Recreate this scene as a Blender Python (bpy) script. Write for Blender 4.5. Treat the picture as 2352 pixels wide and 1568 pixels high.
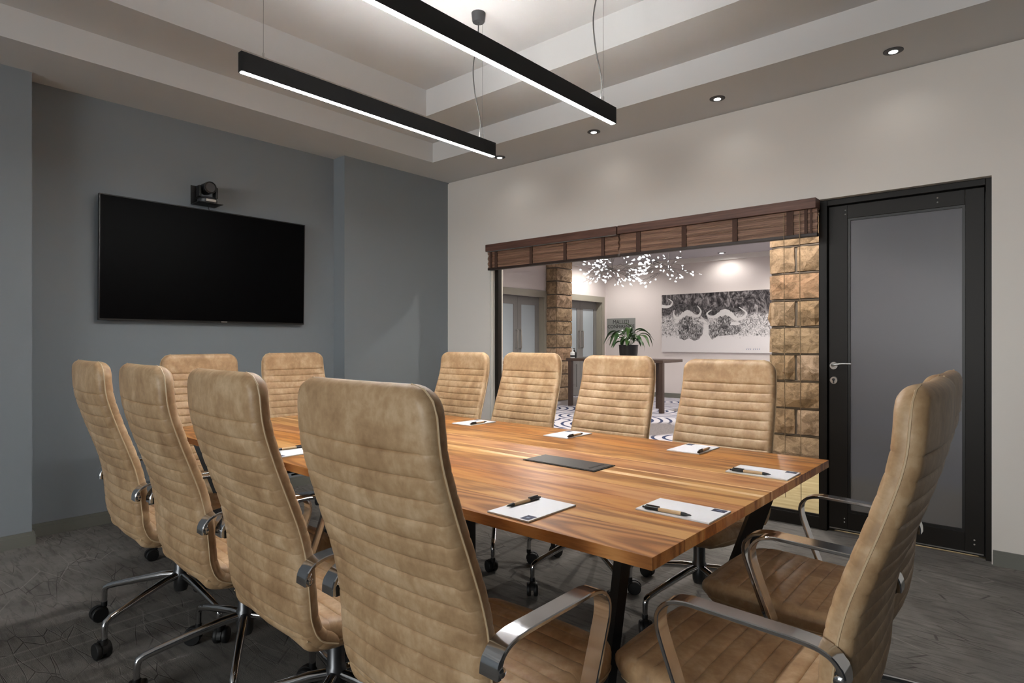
import bpy, bmesh, math, random
from mathutils import Vector, Matrix, noise
R = math.radians
PI = math.pi
rnd = random.Random(7)
for o in list(bpy.data.objects):
    bpy.data.objects.remove(o)
SC = bpy.context.scene
C = SC.collection

# ---------------------------------------------------------------- camera
cam_d = bpy.data.cameras.new('camera')
cam_d.sensor_width = 36.0
cam_d.lens = 36.0 * 1395.0 / 2352.0
cam_d.clip_start = 0.02
cam = bpy.data.objects.new('camera', cam_d)
C.objects.link(cam)
cam.location = (0, 0, 1.2)
cam.rotation_euler = (R(90), 0, R(41.15))
SC.camera = cam

# ---------------------------------------------------------------- world, exposure
W = bpy.data.worlds.new('world')
SC.world = W
W.use_nodes = True
W.node_tree.nodes['Background'].inputs[0].default_value = (0.97, 0.98, 1.0, 1)
W.node_tree.nodes['Background'].inputs[1].default_value = 17.8      # daylight for the window added behind the camera
vs = SC.view_settings
vs.view_transform = 'Standard'
vs.look = 'None'
vs.exposure = 0.0
vs.gamma = 1.0
vs.use_curve_mapping = False

PEND_DOWN = 215.0     # radiance of the pendant diffusers
PEND_UP = 132.0
SPOT_W = 2.6        # each recessed downlight in the room
LOBBY_W = 330.0       # each recessed downlight in the lobby

# ---------------------------------------------------------------- helpers
def srgb(r, g, b):
    def f(v):
        v /= 255.0
        return v / 12.92 if v <= 0.04045 else ((v + 0.055) / 1.055) ** 2.4
    return (f(r), f(g), f(b), 1.0)

class NT:
    """small node-tree helper"""
    def __init__(s, name):
        s.m = bpy.data.materials.new(name)
        s.m.use_nodes = True
        s.t = s.m.node_tree
        s.t.nodes.clear()
        s.out = s.n('ShaderNodeOutputMaterial')
    def n(s, typ, ins=None, **kw):
        nd = s.t.nodes.new(typ)
        for k, v in kw.items():
            setattr(nd, k, v)
        if ins:
            for k, v in ins.items():
                if isinstance(v, bpy.types.NodeSocket):
                    s.t.links.new(v, nd.inputs[k])
                else:
                    nd.inputs[k].default_value = v
        return nd
    def math(s, op, a, b=0.0, c=0.0, clamp=False):
        nd = s.n('ShaderNodeMath', {0: a, 1: b, 2: c}, operation=op)
        nd.use_clamp = clamp
        return nd.outputs[0]
    def mix(s, f, a, b, mode='MIX'):
        nd = s.n('ShaderNodeMix', data_type='RGBA', blend_type=mode)
        for i, v in ((0, f), (6, a), (7, b)):
            if isinstance(v, bpy.types.NodeSocket):
                s.t.links.new(v, nd.inputs[i])
            else:
                nd.inputs[i].default_value = v
        return nd.outputs[2]
    def ramp(s, f, stops, interp='LINEAR'):
        nd = s.n('ShaderNodeValToRGB', {0: f})
        cr = nd.color_ramp
        cr.interpolation = interp
        while len(cr.elements) < len(stops):
            cr.elements.new(0.5)
        for e, (p, c) in zip(cr.elements, stops):
            e.position = p
            e.color = c if len(c) == 4 else (*c, 1)
        return nd.outputs[0]
    def coords(s, scale=(1, 1, 1), kind='Object', rot=(0, 0, 0), loc=(0, 0, 0)):
        tc = s.n('ShaderNodeTexCoord')
        mp = s.n('ShaderNodeMapping', {0: tc.outputs[kind], 'Scale': scale, 'Rotation': rot, 'Location': loc})
        return mp.outputs[0]
    def worldpos(s, scale=(1, 1, 1), rot=(0, 0, 0), loc=(0, 0, 0)):
        g = s.n('ShaderNodeNewGeometry')
        mp = s.n('ShaderNodeMapping', {0: g.outputs['Position'], 'Scale': scale, 'Rotation': rot, 'Location': loc})
        return mp.outputs[0]
    def noise(s, vec, scale, detail=3.0, rough=0.5, dist=0.0, out=0):
        return s.n('ShaderNodeTexNoise', {'Vector': vec, 'Scale': scale, 'Detail': detail, 'Roughness': rough, 'Distortion': dist}).outputs[out]
    def bump(s, h, strength, dist=0.01):
        return s.n('ShaderNodeBump', {'Height': h, 'Strength': strength, 'Distance': dist}).outputs[0]
    def bsdf(s, **ins):
        nd = s.n('ShaderNodeBsdfPrincipled')
        for k, v in ins.items():
            k = k.replace('_', ' ')
            if isinstance(v, bpy.types.NodeSocket):
                s.t.links.new(v, nd.inputs[k])
            else:
                nd.inputs[k].default_value = v
        s.t.links.new(nd.outputs[0], s.out.inputs[0])
        return nd
    def finish(s, sock):
        s.t.links.new(sock, s.out.inputs[0])
        return s.m

def plain(name, col, rough=0.5, metal=0.0, var=0.0, scale=8.0, bump=0.0, spec=0.5, bscale=60.0):
    t = NT(name)
    v = t.coords()
    c = col
    if var:
        n = t.noise(v, scale, 3.0)
        c = t.mix(n, tuple(x * (1 - var) for x in col[:3]) + (1,), tuple(min(1, x * (1 + var)) for x in col[:3]) + (1,))
    kw = dict(Base_Color=c, Roughness=rough, Metallic=metal)
    kw['Specular_IOR_Level'] = spec
    if bump:
        kw['Normal'] = t.bump(t.noise(v, bscale, 2.0), bump, 0.002)
    t.bsdf(**kw)
    return t.m

def emit(name, col, strength):
    t = NT(name)
    e = t.n('ShaderNodeEmission', {0: col, 1: strength})
    return t.finish(e.outputs[0])

M = {}
M['wall_grey'] = plain('grey_blue_wall_paint', srgb(134, 140, 145), 0.75, var=0.03, scale=1.5, bump=0.12, spec=0.25, bscale=180)
M['wall_beige'] = plain('warm_white_wall_paint', srgb(232, 226, 219), 0.78, var=0.02, scale=1.2, bump=0.12, spec=0.2, bscale=180)
M['ceiling'] = plain('ceiling_paint', srgb(223, 222, 221), 0.85, var=0.015, scale=1.0, spec=0.2)
M['skirting'] = plain('grey_skirting_paint', srgb(112, 112, 104), 0.5, var=0.04)
M['wall_dark'] = plain('charcoal_wall_paint', srgb(64, 66, 68), 0.8, spec=0.2)
M['lobby_wall'] = plain('lobby_wall_paint', srgb(214, 206, 204), 0.8, var=0.02, scale=1.0, spec=0.2)
M['lobby_ceiling'] = plain('lobby_ceiling_paint', srgb(176, 172, 176), 0.85, spec=0.2)
M['lobby_cornice'] = plain('lobby_cornice_paint', srgb(226, 222, 218), 0.7, spec=0.2)
M['bronze'] = plain('dark_bronze_aluminium', srgb(29, 25, 21), 0.45, var=0.12, scale=5, spec=0.25)
M['bronze2'] = plain('dark_bronze_bead', srgb(22, 19, 16), 0.4, metal=0.1)
M['black_metal'] = plain('black_powder_coat', srgb(14, 14, 15), 0.5, var=0.1)
M['black_plastic'] = plain('black_plastic', srgb(17, 17, 18), 0.45)
M['dark_plastic'] = plain('dark_grey_plastic', srgb(46, 46, 48), 0.4)
M['rubber'] = plain('black_caster_plastic', srgb(12, 12, 13), 0.55)
M['pendant_black'] = plain('matt_black_aluminium', srgb(15, 15, 16), 0.6, spec=0.3)
M['canopy'] = plain('graphite_canopy', srgb(72, 72, 74), 0.5, metal=0.3)
M['cable'] = plain('grey_flex_cable', srgb(78, 76, 74), 0.6)
M['wire'] = plain('steel_wire', srgb(150, 150, 150), 0.35, metal=0.9)
M['steel'] = plain('brushed_steel', srgb(196, 194, 190), 0.28, metal=1.0, var=0.06, scale=30)
M['chrome'] = plain('polished_chrome', srgb(206, 206, 208), 0.13, metal=1.0)
M['column'] = plain('gas_lift_steel', srgb(96, 97, 99), 0.35, metal=0.9)
M['hatch'] = plain('black_anodised_hatch', srgb(46, 47, 49), 0.42, metal=0.2, var=0.06, bump=0.05)
M['hatch_dark'] = plain('hatch_slot_black', srgb(12, 12, 13), 0.5)
M['paper'] = plain('white_notepad_paper', srgb(236, 237, 240), 0.7, var=0.01)
M['card'] = plain('notepad_backing_card', srgb(178, 172, 164), 0.8)
M['navy'] = plain('navy_print', srgb(38, 48, 78), 0.6)
M['logo_pale'] = plain('pale_print', srgb(120, 132, 158), 0.6)
M['pen_wood'] = plain('kraft_paper_barrel', srgb(206, 176, 136), 0.65, var=0.06, scale=40)
M['pen_black'] = plain('pen_black_plastic', srgb(20, 20, 22), 0.35)
M['diffuser'] = emit('pendant_diffuser', (1.0, 0.995, 0.985, 1), PEND_DOWN)
M['uplight'] = emit('pendant_uplight', (1.0, 0.995, 0.98, 1), PEND_UP)
M['led'] = emit('downlight_led', (1.0, 0.98, 0.95, 1), 5.0)
M['led_lobby'] = emit('lobby_downlight_led', (1.0, 0.96, 0.92, 1), 30.0)
M['leaf_light'] = emit('chandelier_leaf_glow', (0.97, 0.96, 1.0, 1), 2.6)
M['branch'] = plain('chandelier_nickel', srgb(132, 126, 124), 0.35, metal=0.8)
M['door_grey'] = plain('grey_door_paint', srgb(126, 124, 122), 0.5, var=0.04)
M['door_trim'] = plain('taupe_door_trim', srgb(150, 145, 133), 0.5, var=0.03)
M['dark_wood'] = plain('dark_stained_wood', srgb(62, 46, 38), 0.4, var=0.2, scale=6)
M['pot'] = plain('black_glazed_pot', srgb(22, 22, 26), 0.35, var=0.3, scale=25, bump=0.5, bscale=40)
M['soil'] = plain('potting_soil', srgb(40, 30, 22), 0.9, var=0.3, scale=40, bump=0.6)
M['bottle_white'] = plain('white_bottle', srgb(228, 230, 232), 0.35)
M['bottle_label'] = plain('bottle_label_dark', srgb(36, 38, 44), 0.5)
M['sign'] = plain('brushed_sign_plate', srgb(146, 148, 146), 0.4, metal=0.3, var=0.05)
M['sign_text'] = plain('sign_lettering_black', srgb(24, 24, 25), 0.5)
M['mortar'] = plain('grey_mortar', srgb(108, 98, 88), 0.9, var=0.15, scale=20, bump=0.4)
M['tv_bezel'] = plain('tv_bezel_black', srgb(12, 12, 13), 0.35)
M['screw'] = plain('bright_rivet', srgb(220, 218, 212), 0.3, metal=0.6)
M['canvas_side'] = plain('canvas_edge', srgb(222, 218, 216), 0.8)
M['canvas_white'] = plain('painted_off_white', srgb(205, 202, 202), 0.85, var=0.1, scale=30)
M['blind_rail'] = plain('blind_bottom_rail_wood', srgb(44, 30, 24), 0.5, var=0.2, scale=10)
M['blind_tape'] = plain('blind_woven_tape', srgb(74, 50, 39), 0.8, var=0.3, scale=60)
M['cord'] = plain('tan_blind_cord', srgb(150, 128, 100), 0.8)
M['plaster_white'] = plain('white_reveal_paint', srgb(214, 212, 206), 0.7)

# wooden blind pelmet / reeds
t = NT('blind_wood')
v = t.worldpos((3, 60, 60))
n = t.noise(v, 1.2, 4, 0.6)
c = t.ramp(n, [(0.25, srgb(66, 42, 34)), (0.55, srgb(104, 72, 60)), (0.85, srgb(128, 94, 80))])
t.bsdf(Base_Color=c, Roughness=0.55, Normal=t.bump(n, 0.2, 0.002))
M['blind_wood'] = t.m
t = NT('blind_reed')
v = t.worldpos((5, 40, 160))
n = t.noise(v, 1.0, 3, 0.6)
oi = t.noise(t.worldpos((1.5, 0, 140)), 1.0, 1)
c = t.ramp(t.math('ADD', t.math('MULTIPLY', n, 0.5), t.math('MULTIPLY', oi, 0.5)),
           [(0.3, srgb(84, 56, 44)), (0.5, srgb(136, 102, 82)), (0.66, srgb(176, 138, 114))])
t.bsdf(Base_Color=c, Roughness=0.6)
M['blind_reed'] = t.m

# leather
t = NT('tan_leather')
v = t.coords()
oi = t.n('ShaderNodeObjectInfo').outputs['Random']
off = t.n('ShaderNodeCombineXYZ', {0: t.math('MULTIPLY', oi, 9.0), 1: t.math('MULTIPLY', oi, 5.0), 2: 0.0}).outputs[0]
v2 = t.n('ShaderNodeVectorMath', {0: v, 1: off}, operation='ADD').outputs[0]
n1 = t.noise(v2, 9.0, 4, 0.6, 0.4)
st = t.n('ShaderNodeMapping', {0: v2, 'Scale': (22, 14, 10)}).outputs[0]
n2 = t.noise(st, 1.0, 4, 0.65, 0.6)
n3 = t.noise(v2, 60, 3, 0.6)
f = t.math('ADD', t.math('MULTIPLY', n1, 0.55), t.math('ADD', t.math('MULTIPLY', n2, 0.27), t.math('MULTIPLY', n3, 0.18)))
c = t.ramp(f, [(0.33, srgb(150, 117, 84)), (0.5, srgb(183, 151, 114)), (0.66, srgb(212, 184, 149))])
t.bsdf(Base_Color=c, Roughness=t.math('MULTIPLY_ADD', n2, 0.2, 0.36), Specular_IOR_Level=0.45,
       Normal=t.bump(t.noise(v2, 260, 3, 0.6), 0.12, 0.002))
M['leather'] = t.m
M['piping'] = plain('leather_piping', srgb(204, 178, 142), 0.5, var=0.05)

# table planks: grain runs along X; colour per plank from custom property
def wood(name, dark, mid, light, seed, rings=0.0, arch=False):
    t = NT(name)
    v = t.coords((1, 1, 1), loc=(seed * 3.1, seed * 1.7, seed * 0.9))
    lo = t.n('ShaderNodeMapping', {0: v, 'Scale': (1.1, 9.0, 3.0)}).outputs[0]
    warp = t.noise(lo, 1.0, 3, 0.55, 0.3)
    fine = t.noise(t.n('ShaderNodeMapping', {0: v, 'Scale': (5, 150, 60)}).outputs[0], 1.0, 4, 0.65)
    pores = t.noise(t.n('ShaderNodeMapping', {0: v, 'Scale': (14, 420, 200)}).outputs[0], 1.0, 2, 0.5)
    lines = t.math('SINE', t.math('MULTIPLY', warp, 26.0 + rings))
    if arch:                                   # flat-sawn board: cathedral arches along its length
        sp_ = t.n('ShaderNodeSeparateXYZ', {0: t.coords()}).outputs
        yy = t.math('MULTIPLY', t.math('ADD', sp_[1], 0.012), 15.0)
        ph = t.math('SUBTRACT', t.math('MULTIPLY', sp_[0], 3.2), t.math('MULTIPLY', yy, yy))
        lines = t.math('SINE', t.math('ADD', t.math('MULTIPLY', ph, 9.0), t.math('MULTIPLY', warp, 9.0)))
    f = t.math('ADD', t.math('MULTIPLY', t.math('MULTIPLY_ADD', lines, 0.5, 0.5), 0.34),
               t.math('ADD', t.math('MULTIPLY', fine, 0.46), t.math('MULTIPLY', warp, 0.22)))
    c = t.ramp(f, [(0.25, dark), (0.5, mid), (0.78, light)])
    pm = t.ramp(pores, [(0.30, (0.55, 0.55, 0.55)), (0.42, (1, 1, 1))])
    c = t.mix(0.35, c, pm, 'MULTIPLY')
    t.bsdf(Base_Color=c, Roughness=t.math('MULTIPLY_ADD', fine, 0.15, 0.30), Specular_IOR_Level=0.22,
           Normal=t.bump(fine, 0.06, 0.002))
    return t.m
WOODS = {
    'a': wood('teak_red_brown', srgb(112, 66, 32), srgb(164, 107, 58), srgb(192, 139, 84), 1, 8),
    'b': wood('teak_golden', srgb(136, 86, 42), srgb(184, 130, 74), srgb(210, 163, 104), 2),
    'c': wood('teak_pinkish', srgb(136, 82, 48), srgb(182, 124, 78), srgb(206, 156, 108), 3),
    'd': wood('teak_orange', srgb(126, 74, 32), srgb(178, 114, 56), srgb(202, 146, 82), 4, 4),
    'e': wood('teak_cathedral', srgb(112, 68, 34), srgb(168, 112, 62), srgb(198, 146, 90), 6, 0, True),
    'p': wood('pale_sapwood', srgb(206, 160, 104), srgb(228, 190, 140), srgb(240, 210, 166), 5),
}

# conference room carpet
t = NT('charcoal_scribble_carpet')
g = t.worldpos()
nz = t.noise(g, 1.6, 2, 0.5, 0, out=1)
gw = t.mix(0.06, g, nz)
def lines(vec, scale, width, rot, stretch):
    mp = t.n('ShaderNodeMapping', {0: vec, 'Rotation': (0, 0, rot), 'Scale': stretch}).outputs[0]
    vo = t.n('ShaderNodeTexVoronoi', {'Vector': mp, 'Scale': scale}, feature='DISTANCE_TO_EDGE', voronoi_dimensions='2D').outputs[0]
    return t.ramp(vo, [(0.0, (1, 1, 1)), (width, (1, 1, 1)), (width * 2.2, (0, 0, 0))])
l1 = lines(gw, 3.1, 0.009, 0.35, (1, 4.5, 1))
l2 = lines(gw, 2.6, 0.008, 1.55, (1, 5.2, 1))
l3 = lines(gw, 2.4, 0.008, 2.5, (1, 4.0, 1))
base = t.ramp(t.noise(g, 5.0, 4, 0.65), [(0.3, srgb(114, 111, 107)), (0.7, srgb(145, 141, 136))])
pile = t.noise(g, 420, 2, 0.6)
base = t.mix(t.math('MULTIPLY', pile, 0.55), base, srgb(92, 90, 86), 'MIX')
dk = t.math('MAXIMUM', l1, l2)
dk = t.math('MULTIPLY', dk, t.ramp(t.noise(g, 4.5, 3), [(0.45, (0, 0, 0)), (0.6, (1, 1, 1))]))
base = t.mix(t.math('MULTIPLY', dk, 0.62), base, srgb(56, 54, 52))
lt = t.math('MULTIPLY', l3, t.ramp(t.noise(g, 1.8, 2), [(0.5, (0, 0, 0)), (0.6, (1, 1, 1))]))
streak = t.noise(t.n('ShaderNodeMapping', {0: g, 'Rotation': (0, 0, 0.7), 'Scale': (6, 40, 1)}).outputs[0], 1.0, 3, 0.6)
base = t.mix(t.ramp(streak, [(0.35, (0.45, 0.45, 0.45)), (0.5, (0, 0, 0))]), base, srgb(78, 76, 73))
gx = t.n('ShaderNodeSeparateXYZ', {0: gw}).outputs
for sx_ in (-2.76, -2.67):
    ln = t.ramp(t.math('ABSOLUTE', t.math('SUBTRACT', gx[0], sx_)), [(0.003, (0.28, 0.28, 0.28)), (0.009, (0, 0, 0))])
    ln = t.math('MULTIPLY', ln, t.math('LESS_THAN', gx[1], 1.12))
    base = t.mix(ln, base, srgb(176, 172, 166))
base = t.mix(t.math('MULTIPLY', lt, 0.35), base, srgb(170, 166, 160))
t.bsdf(Base_Color=base, Roughness=0.95, Specular_IOR_Level=0.1,
       Normal=t.bump(t.math('SUBTRACT', pile, t.math('MULTIPLY', dk, 1.2)), 0.5, 0.006))
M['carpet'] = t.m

# lobby carpet, concentric arcs
t = NT('lobby_arc_carpet')
g = t.worldpos((1, 1, 1))
vo = t.n('ShaderNodeTexVoronoi', {'Vector': g, 'Scale': 0.75}, feature='F1', voronoi_dimensions='2D').outputs[0]
s_ = t.math('SINE', t.math('MULTIPLY', vo, 62.0))
msk = t.ramp(s_, [(0.48, (0, 0, 0)), (0.62, (1, 1, 1))])
reg = t.ramp(t.noise(t.worldpos((0.9, 0.55, 1)), 1.0, 1), [(0.40, (0, 0, 0)), (0.46, (1, 1, 1))])
plainc = t.ramp(t.noise(g, 40, 3), [(0.3, srgb(112, 106, 106)), (0.7, srgb(138, 131, 130))])
arc = t.mix(msk, srgb(196, 192, 198), srgb(52, 62, 92))
c = t.mix(reg, plainc, arc)
sx = t.n('ShaderNodeSeparateXYZ', {0: g}).outputs
tan = t.ramp(t.noise(t.worldpos((3, 14, 1)), 1.0, 3, 0.6, 1.0), [(0.3, srgb(150, 134, 98)), (0.7, srgb(180, 164, 126))])
edge = t.ramp(t.math('MULTIPLY', sx[1], 0.1), [(0.600, (1, 1, 1)), (0.602, (0, 0, 0))])
c = t.mix(edge, c, tan)
t.bsdf(Base_Color=c, Roughness=0.9, Specular_IOR_Level=0.1)
M['lobby_carpet'] = t.m

# stones
t = NT('rough_sandstone')
oi = t.n('ShaderNodeObjectInfo').outputs['Random']
v = t.coords()
off = t.n('ShaderNodeCombineXYZ', {0: t.math('MULTIPLY', oi, 37.0), 1: t.math('MULTIPLY', oi, 17.0), 2: t.math('MULTIPLY', oi, 5.0)}).outputs[0]
v2 = t.n('ShaderNodeVectorMath', {0: v, 1: off}, operation='ADD').outputs[0]
tint = t.ramp(oi, [(0.0, srgb(150, 128, 100)), (0.3, srgb(164, 142, 120)), (0.55, srgb(142, 116, 88)), (0.8, srgb(172, 150, 132)), (1.0, srgb(160, 120, 92))])
n1 = t.noise(v2, 9, 5, 0.65, 0.8)
dark = t.mix(1.0, tint, (0.36, 0.34, 0.33, 1), 'MULTIPLY')
c = t.mix(t.ramp(n1, [(0.42, (0, 0, 0)), (0.56, (1, 1, 1))]), dark, tint)
c = t.mix(t.math('MULTIPLY', t.noise(v2, 30, 4, 0.7), 0.5), c, srgb(200, 172, 138))
t.bsdf(Base_Color=c, Roughness=0.9, Specular_IOR_Level=0.15, Normal=t.bump(t.noise(v2, 22, 5, 0.7), 0.7, 0.02))
M['stone'] = t.m

# glass: thin clear pane
t = NT('clear_pane_glass')
lw = t.n('ShaderNodeFresnel', {0: 1.45}).outputs[0]
tr = t.n('ShaderNodeBsdfTransparent', {0: (0.97, 0.98, 0.97, 1)})
gl = t.n('ShaderNodeBsdfGlossy', {0: (1, 1, 1, 1), 'Roughness': 0.02})
mx = t.n('ShaderNodeMixShader', {0: t.math('MULTIPLY', lw, 0.16), 1: tr.outputs[0], 2: gl.outputs[0]})
M['glass'] = t.finish(mx.outputs[0])
# frosted pane: diffuse translucent film on glass
t = NT('frosted_film_glass')
v = t.coords()
tl = t.n('ShaderNodeBsdfTranslucent', {0: srgb(196, 199, 203)})
rf = t.n('ShaderNodeBsdfRefraction', {0: srgb(188, 191, 195), 'Roughness': 0.5, 'IOR': 1.05})
df = t.n('ShaderNodeBsdfDiffuse', {0: srgb(96, 97, 100)})
gl = t.n('ShaderNodeBsdfGlossy', {0: (1, 1, 1, 1), 'Roughness': 0.3})
m1 = t.n('ShaderNodeMixShader', {0: 0.35, 1: rf.outputs[0], 2: tl.outputs[0]})
m2 = t.n('ShaderNodeMixShader', {0: 0.45, 1: m1.outputs[0], 2: df.outputs[0]})
lw = t.n('ShaderNodeFresnel', {0: 1.45}).outputs[0]
m3 = t.n('ShaderNodeMixShader', {0: t.math('MULTIPLY', lw, 0.6), 1: m2.outputs[0], 2: gl.outputs[0]})
M['frosted'] = t.finish(m3.outputs[0])
t = NT('door_pane_glass')
t.bsdf(Base_Color=srgb(172, 182, 188), Roughness=0.22, Specular_IOR_Level=0.6)
M['door_glass'] = t.m
# tv screen
t = NT('tv_screen_glass')
t.bsdf(Base_Color=srgb(2, 2, 3), Roughness=0.38, Specular_IOR_Level=0.06)
M['tv_screen'] = t.m
# plant leaf
t = NT('glossy_lily_leaf')
v = t.coords()
oi = t.n('ShaderNodeObjectInfo').outputs['Random']
c = t.mix(t.noise(v, 14, 2), srgb(26, 52, 24), srgb(52, 88, 40))
c = t.mix(t.math('MULTIPLY', oi, 0.5), c, srgb(70, 96, 44))
t.bsdf(Base_Color=c, Roughness=0.35)
M['leaf'] = t.m
M['stem'] = plain('lily_stem', srgb(86, 104, 52), 0.5)

# painting: flat monochrome print, laid out over the canvas (0..1 across, 0..1 up)
PX0, PX1, PZ0, PZ1, PY = -6.166, -3.83, 0.977, 2.196, 11.945
t = NT('monochrome_savanna_painting')
gp = t.n('ShaderNodeNewGeometry').outputs['Position']
sp = t.n('ShaderNodeSeparateXYZ', {0: gp}).outputs
u = t.math('DIVIDE', t.math('SUBTRACT', sp[0], PX0), PX1 - PX0)
vv = t.math('DIVIDE', t.math('SUBTRACT', sp[2], PZ0), PZ1 - PZ0)
uv = t.n('ShaderNodeCombineXYZ', {0: u, 1: vv, 2: 0.0}).outputs[0]
grass = t.noise(t.n('ShaderNodeMapping', {0: uv, 'Scale': (70, 26, 1), 'Rotation': (0, 0, 0.25)}).outputs[0], 1.0, 3, 0.7, 1.5)
grass2 = t.noise(t.n('ShaderNodeMapping', {0: uv, 'Scale': (60, 24, 1), 'Rotation': (0, 0, -0.3)}).outputs[0], 1.0, 3, 0.7, 1.5)
gsum = t.math('MULTIPLY_ADD', t.math('ADD', grass, grass2), 0.5, 0.0)
fade = t.ramp(vv, [(0.15, (0.30, 0.30, 0.30)), (0.30, (0.02, 0.02, 0.02)), (0.62, (0.0, 0.0, 0.0))])
gm = t.ramp(t.math('ADD', gsum, fade), [(0.40, srgb(48, 46, 48)), (0.56, srgb(206, 202, 203))])
bush = t.noise(t.n('ShaderNodeMapping', {0: uv, 'Scale': (16, 5, 1), 'Rotation': (0, 0, 0.1)}).outputs[0], 1.0, 5, 0.7, 2.2)
bm_ = t.ramp(bush, [(0.36, srgb(38, 36, 38)), (0.5, srgb(84, 80, 82)), (0.68, srgb(170, 165, 166))])
wob = t.math('ADD', vv, t.math('MULTIPLY', t.math('SUBTRACT', t.noise(t.n('ShaderNodeMapping', {0: uv, 'Scale': (7, 2, 1)}).outputs[0], 1.0, 3), 0.5), 0.22))
c = t.mix(t.ramp(wob, [(0.60, (0, 0, 0)), (0.66, (1, 1, 1))]), gm, bm_)
t.bsdf(Base_Color=c, Roughness=0.85, Specular_IOR_Level=0.1)
M['painting'] = t.m
t = NT('painted_charcoal_hide')
gp = t.n('ShaderNodeNewGeometry').outputs['Position']
n = t.noise(t.n('ShaderNodeMapping', {0: gp, 'Scale': (16, 1, 9)}).outputs[0], 1.6, 5, 0.75, 1.8)
t.bsdf(Base_Color=t.ramp(n, [(0.39, srgb(40, 38, 40)), (0.50, srgb(104, 101, 102)), (0.60, srgb(190, 187, 188))]), Roughness=0.85)
M['hide'] = t.m
t = NT('painted_dark_shadow')
n = t.noise(t.n('ShaderNodeMapping', {0: gp if False else t.n('ShaderNodeNewGeometry').outputs['Position'], 'Scale': (12, 1, 12)}).outputs[0], 1.6, 4, 0.7, 1.0)
t.bsdf(Base_Color=t.ramp(n, [(0.42, srgb(40, 38, 40)), (0.66, srgb(112, 108, 110))]), Roughness=0.85)
M['hide_dark'] = t.m

# ---------------------------------------------------------------- mesh builder
class MB:
    def __init__(s):
        s.v, s.f = [], []
    def add(s, verts, faces, mat=None):
        b = len(s.v)
        for p in verts:
            p = Vector(p)
            if mat is not None:
                p = mat @ p
            s.v.append(tuple(p))
        s.f += [tuple(b + i for i in f) for f in faces]
        return s
    def box(s, x0, x1, y0, y1, z0, z1, bev=0.0, mat=None):
        if bev <= 0:
            vs_ = [(x, y, z) for z in (z0, z1) for y in (y0, y1) for x in (x0, x1)]
            fs = [(0, 2, 3, 1), (4, 5, 7, 6), (0, 1, 5, 4), (2, 6, 7, 3), (0, 4, 6, 2), (1, 3, 7, 5)]
            return s.add(vs_, fs, mat)
        bm = bmesh.new()
        bmesh.ops.create_cube(bm, size=1.0)
        for v in bm.verts:
            v.co = Vector(((x0 + x1) / 2 + v.co.x * (x1 - x0), (y0 + y1) / 2 + v.co.y * (y1 - y0), (z0 + z1) / 2 + v.co.z * (z1 - z0)))
        bmesh.ops.bevel(bm, geom=bm.edges[:], offset=bev, segments=2, affect='EDGES', profile=0.6)
        return s.bm(bm, mat)
    def bm(s, bm, mat=None):
        bm.verts.index_update()
        s.add([v.co.copy() for v in bm.verts], [[v.index for v in f.verts] for f in bm.faces], mat)
        bm.free()
        return s
    def lathe(s, prof, seg=24, center=(0, 0, 0), mat=None):
        """prof: list of (r, z) from bottom to top; closed with caps"""
        vs_, fs = [], []
        n = len(prof)
        for r, z in prof:
            for k in range(seg):
                a = 2 * PI * k / seg
                vs_.append((center[0] + r * math.cos(a), center[1] + r * math.sin(a), center[2] + z))
        for i in range(n - 1):
            for k in range(seg):
                k2 = (k + 1) % seg
                fs.append((i * seg + k, i * seg + k2, (i + 1) * seg + k2, (i + 1) * seg + k))
        fs.append(tuple(range(seg - 1, -1, -1)))
        fs.append(tuple((n - 1) * seg + k for k in range(seg)))
        return s.add(vs_, fs, mat)
    def tube(s, path, rad, seg=8, flat=1.0, up=(0, 0, 1)):
        """round tube along a path; rad number or list; flat squashes it"""
        P = [Vector(p) for p in path]
        n = len(P)
        rr = rad if isinstance(rad, (list, tuple)) else [rad] * n
        vs_, fs = [], []
        ref = None
        for i in range(n):
            t_ = (P[min(i + 1, n - 1)] - P[max(i - 1, 0)]).normalized()
            if ref is None:
                u_ = Vector(up)
                if abs(t_.dot(u_)) > 0.95:
                    u_ = Vector((1, 0, 0)) if abs(t_.x) < 0.9 else Vector((0, 1, 0))
                a = t_.cross(u_).normalized()
            else:
                a = (ref - t_ * ref.dot(t_)).normalized()
            ref = a
            b = t_.cross(a).normalized()
            for k in range(seg):
                th = 2 * PI * k / seg
                vs_.append(P[i] + (a * math.cos(th) + b * math.sin(th) * flat) * rr[i])
        for i in range(n - 1):
            for k in range(seg):
                k2 = (k + 1) % seg
                fs.append((i * seg + k, (i + 1) * seg + k, (i + 1) * seg + k2, i * seg + k2))
        fs.append(tuple(range(seg)))
        fs.append(tuple((n - 1) * seg + k for k in range(seg - 1, -1, -1)))
        return s.add(vs_, fs)
    def prism(s, poly, z0, z1, mat=None):
        n = len(poly)
        vs_ = [(x, y, z0) for x, y in poly] + [(x, y, z1) for x, y in poly]
        fs = [tuple(range(n - 1, -1, -1)), tuple(range(n, 2 * n))]
        fs += [(i, (i + 1) % n, n + (i + 1) % n, n + i) for i in range(n)]
        return s.add(vs_, fs, mat)
    def build(s, name, mat, parent=None, smooth=False, loc=None, angle=38):
        me = bpy.data.meshes.new(name)
        me.from_pydata(s.v, [], s.f)
        bm = bmesh.new(); bm.from_mesh(me)
        bmesh.ops.recalc_face_normals(bm, faces=bm.faces)
        bm.to_mesh(me); bm.free()
        if smooth:
            me.shade_smooth()
            me.set_sharp_from_angle(angle=R(angle))
        me.materials.append(M[mat] if isinstance(mat, str) else mat)
        o = bpy.data.objects.new(name, me)
        C.objects.link(o)
        if parent is not None:
            o.parent = parent
        if loc is not None:
            o.location = loc
        return o

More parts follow.
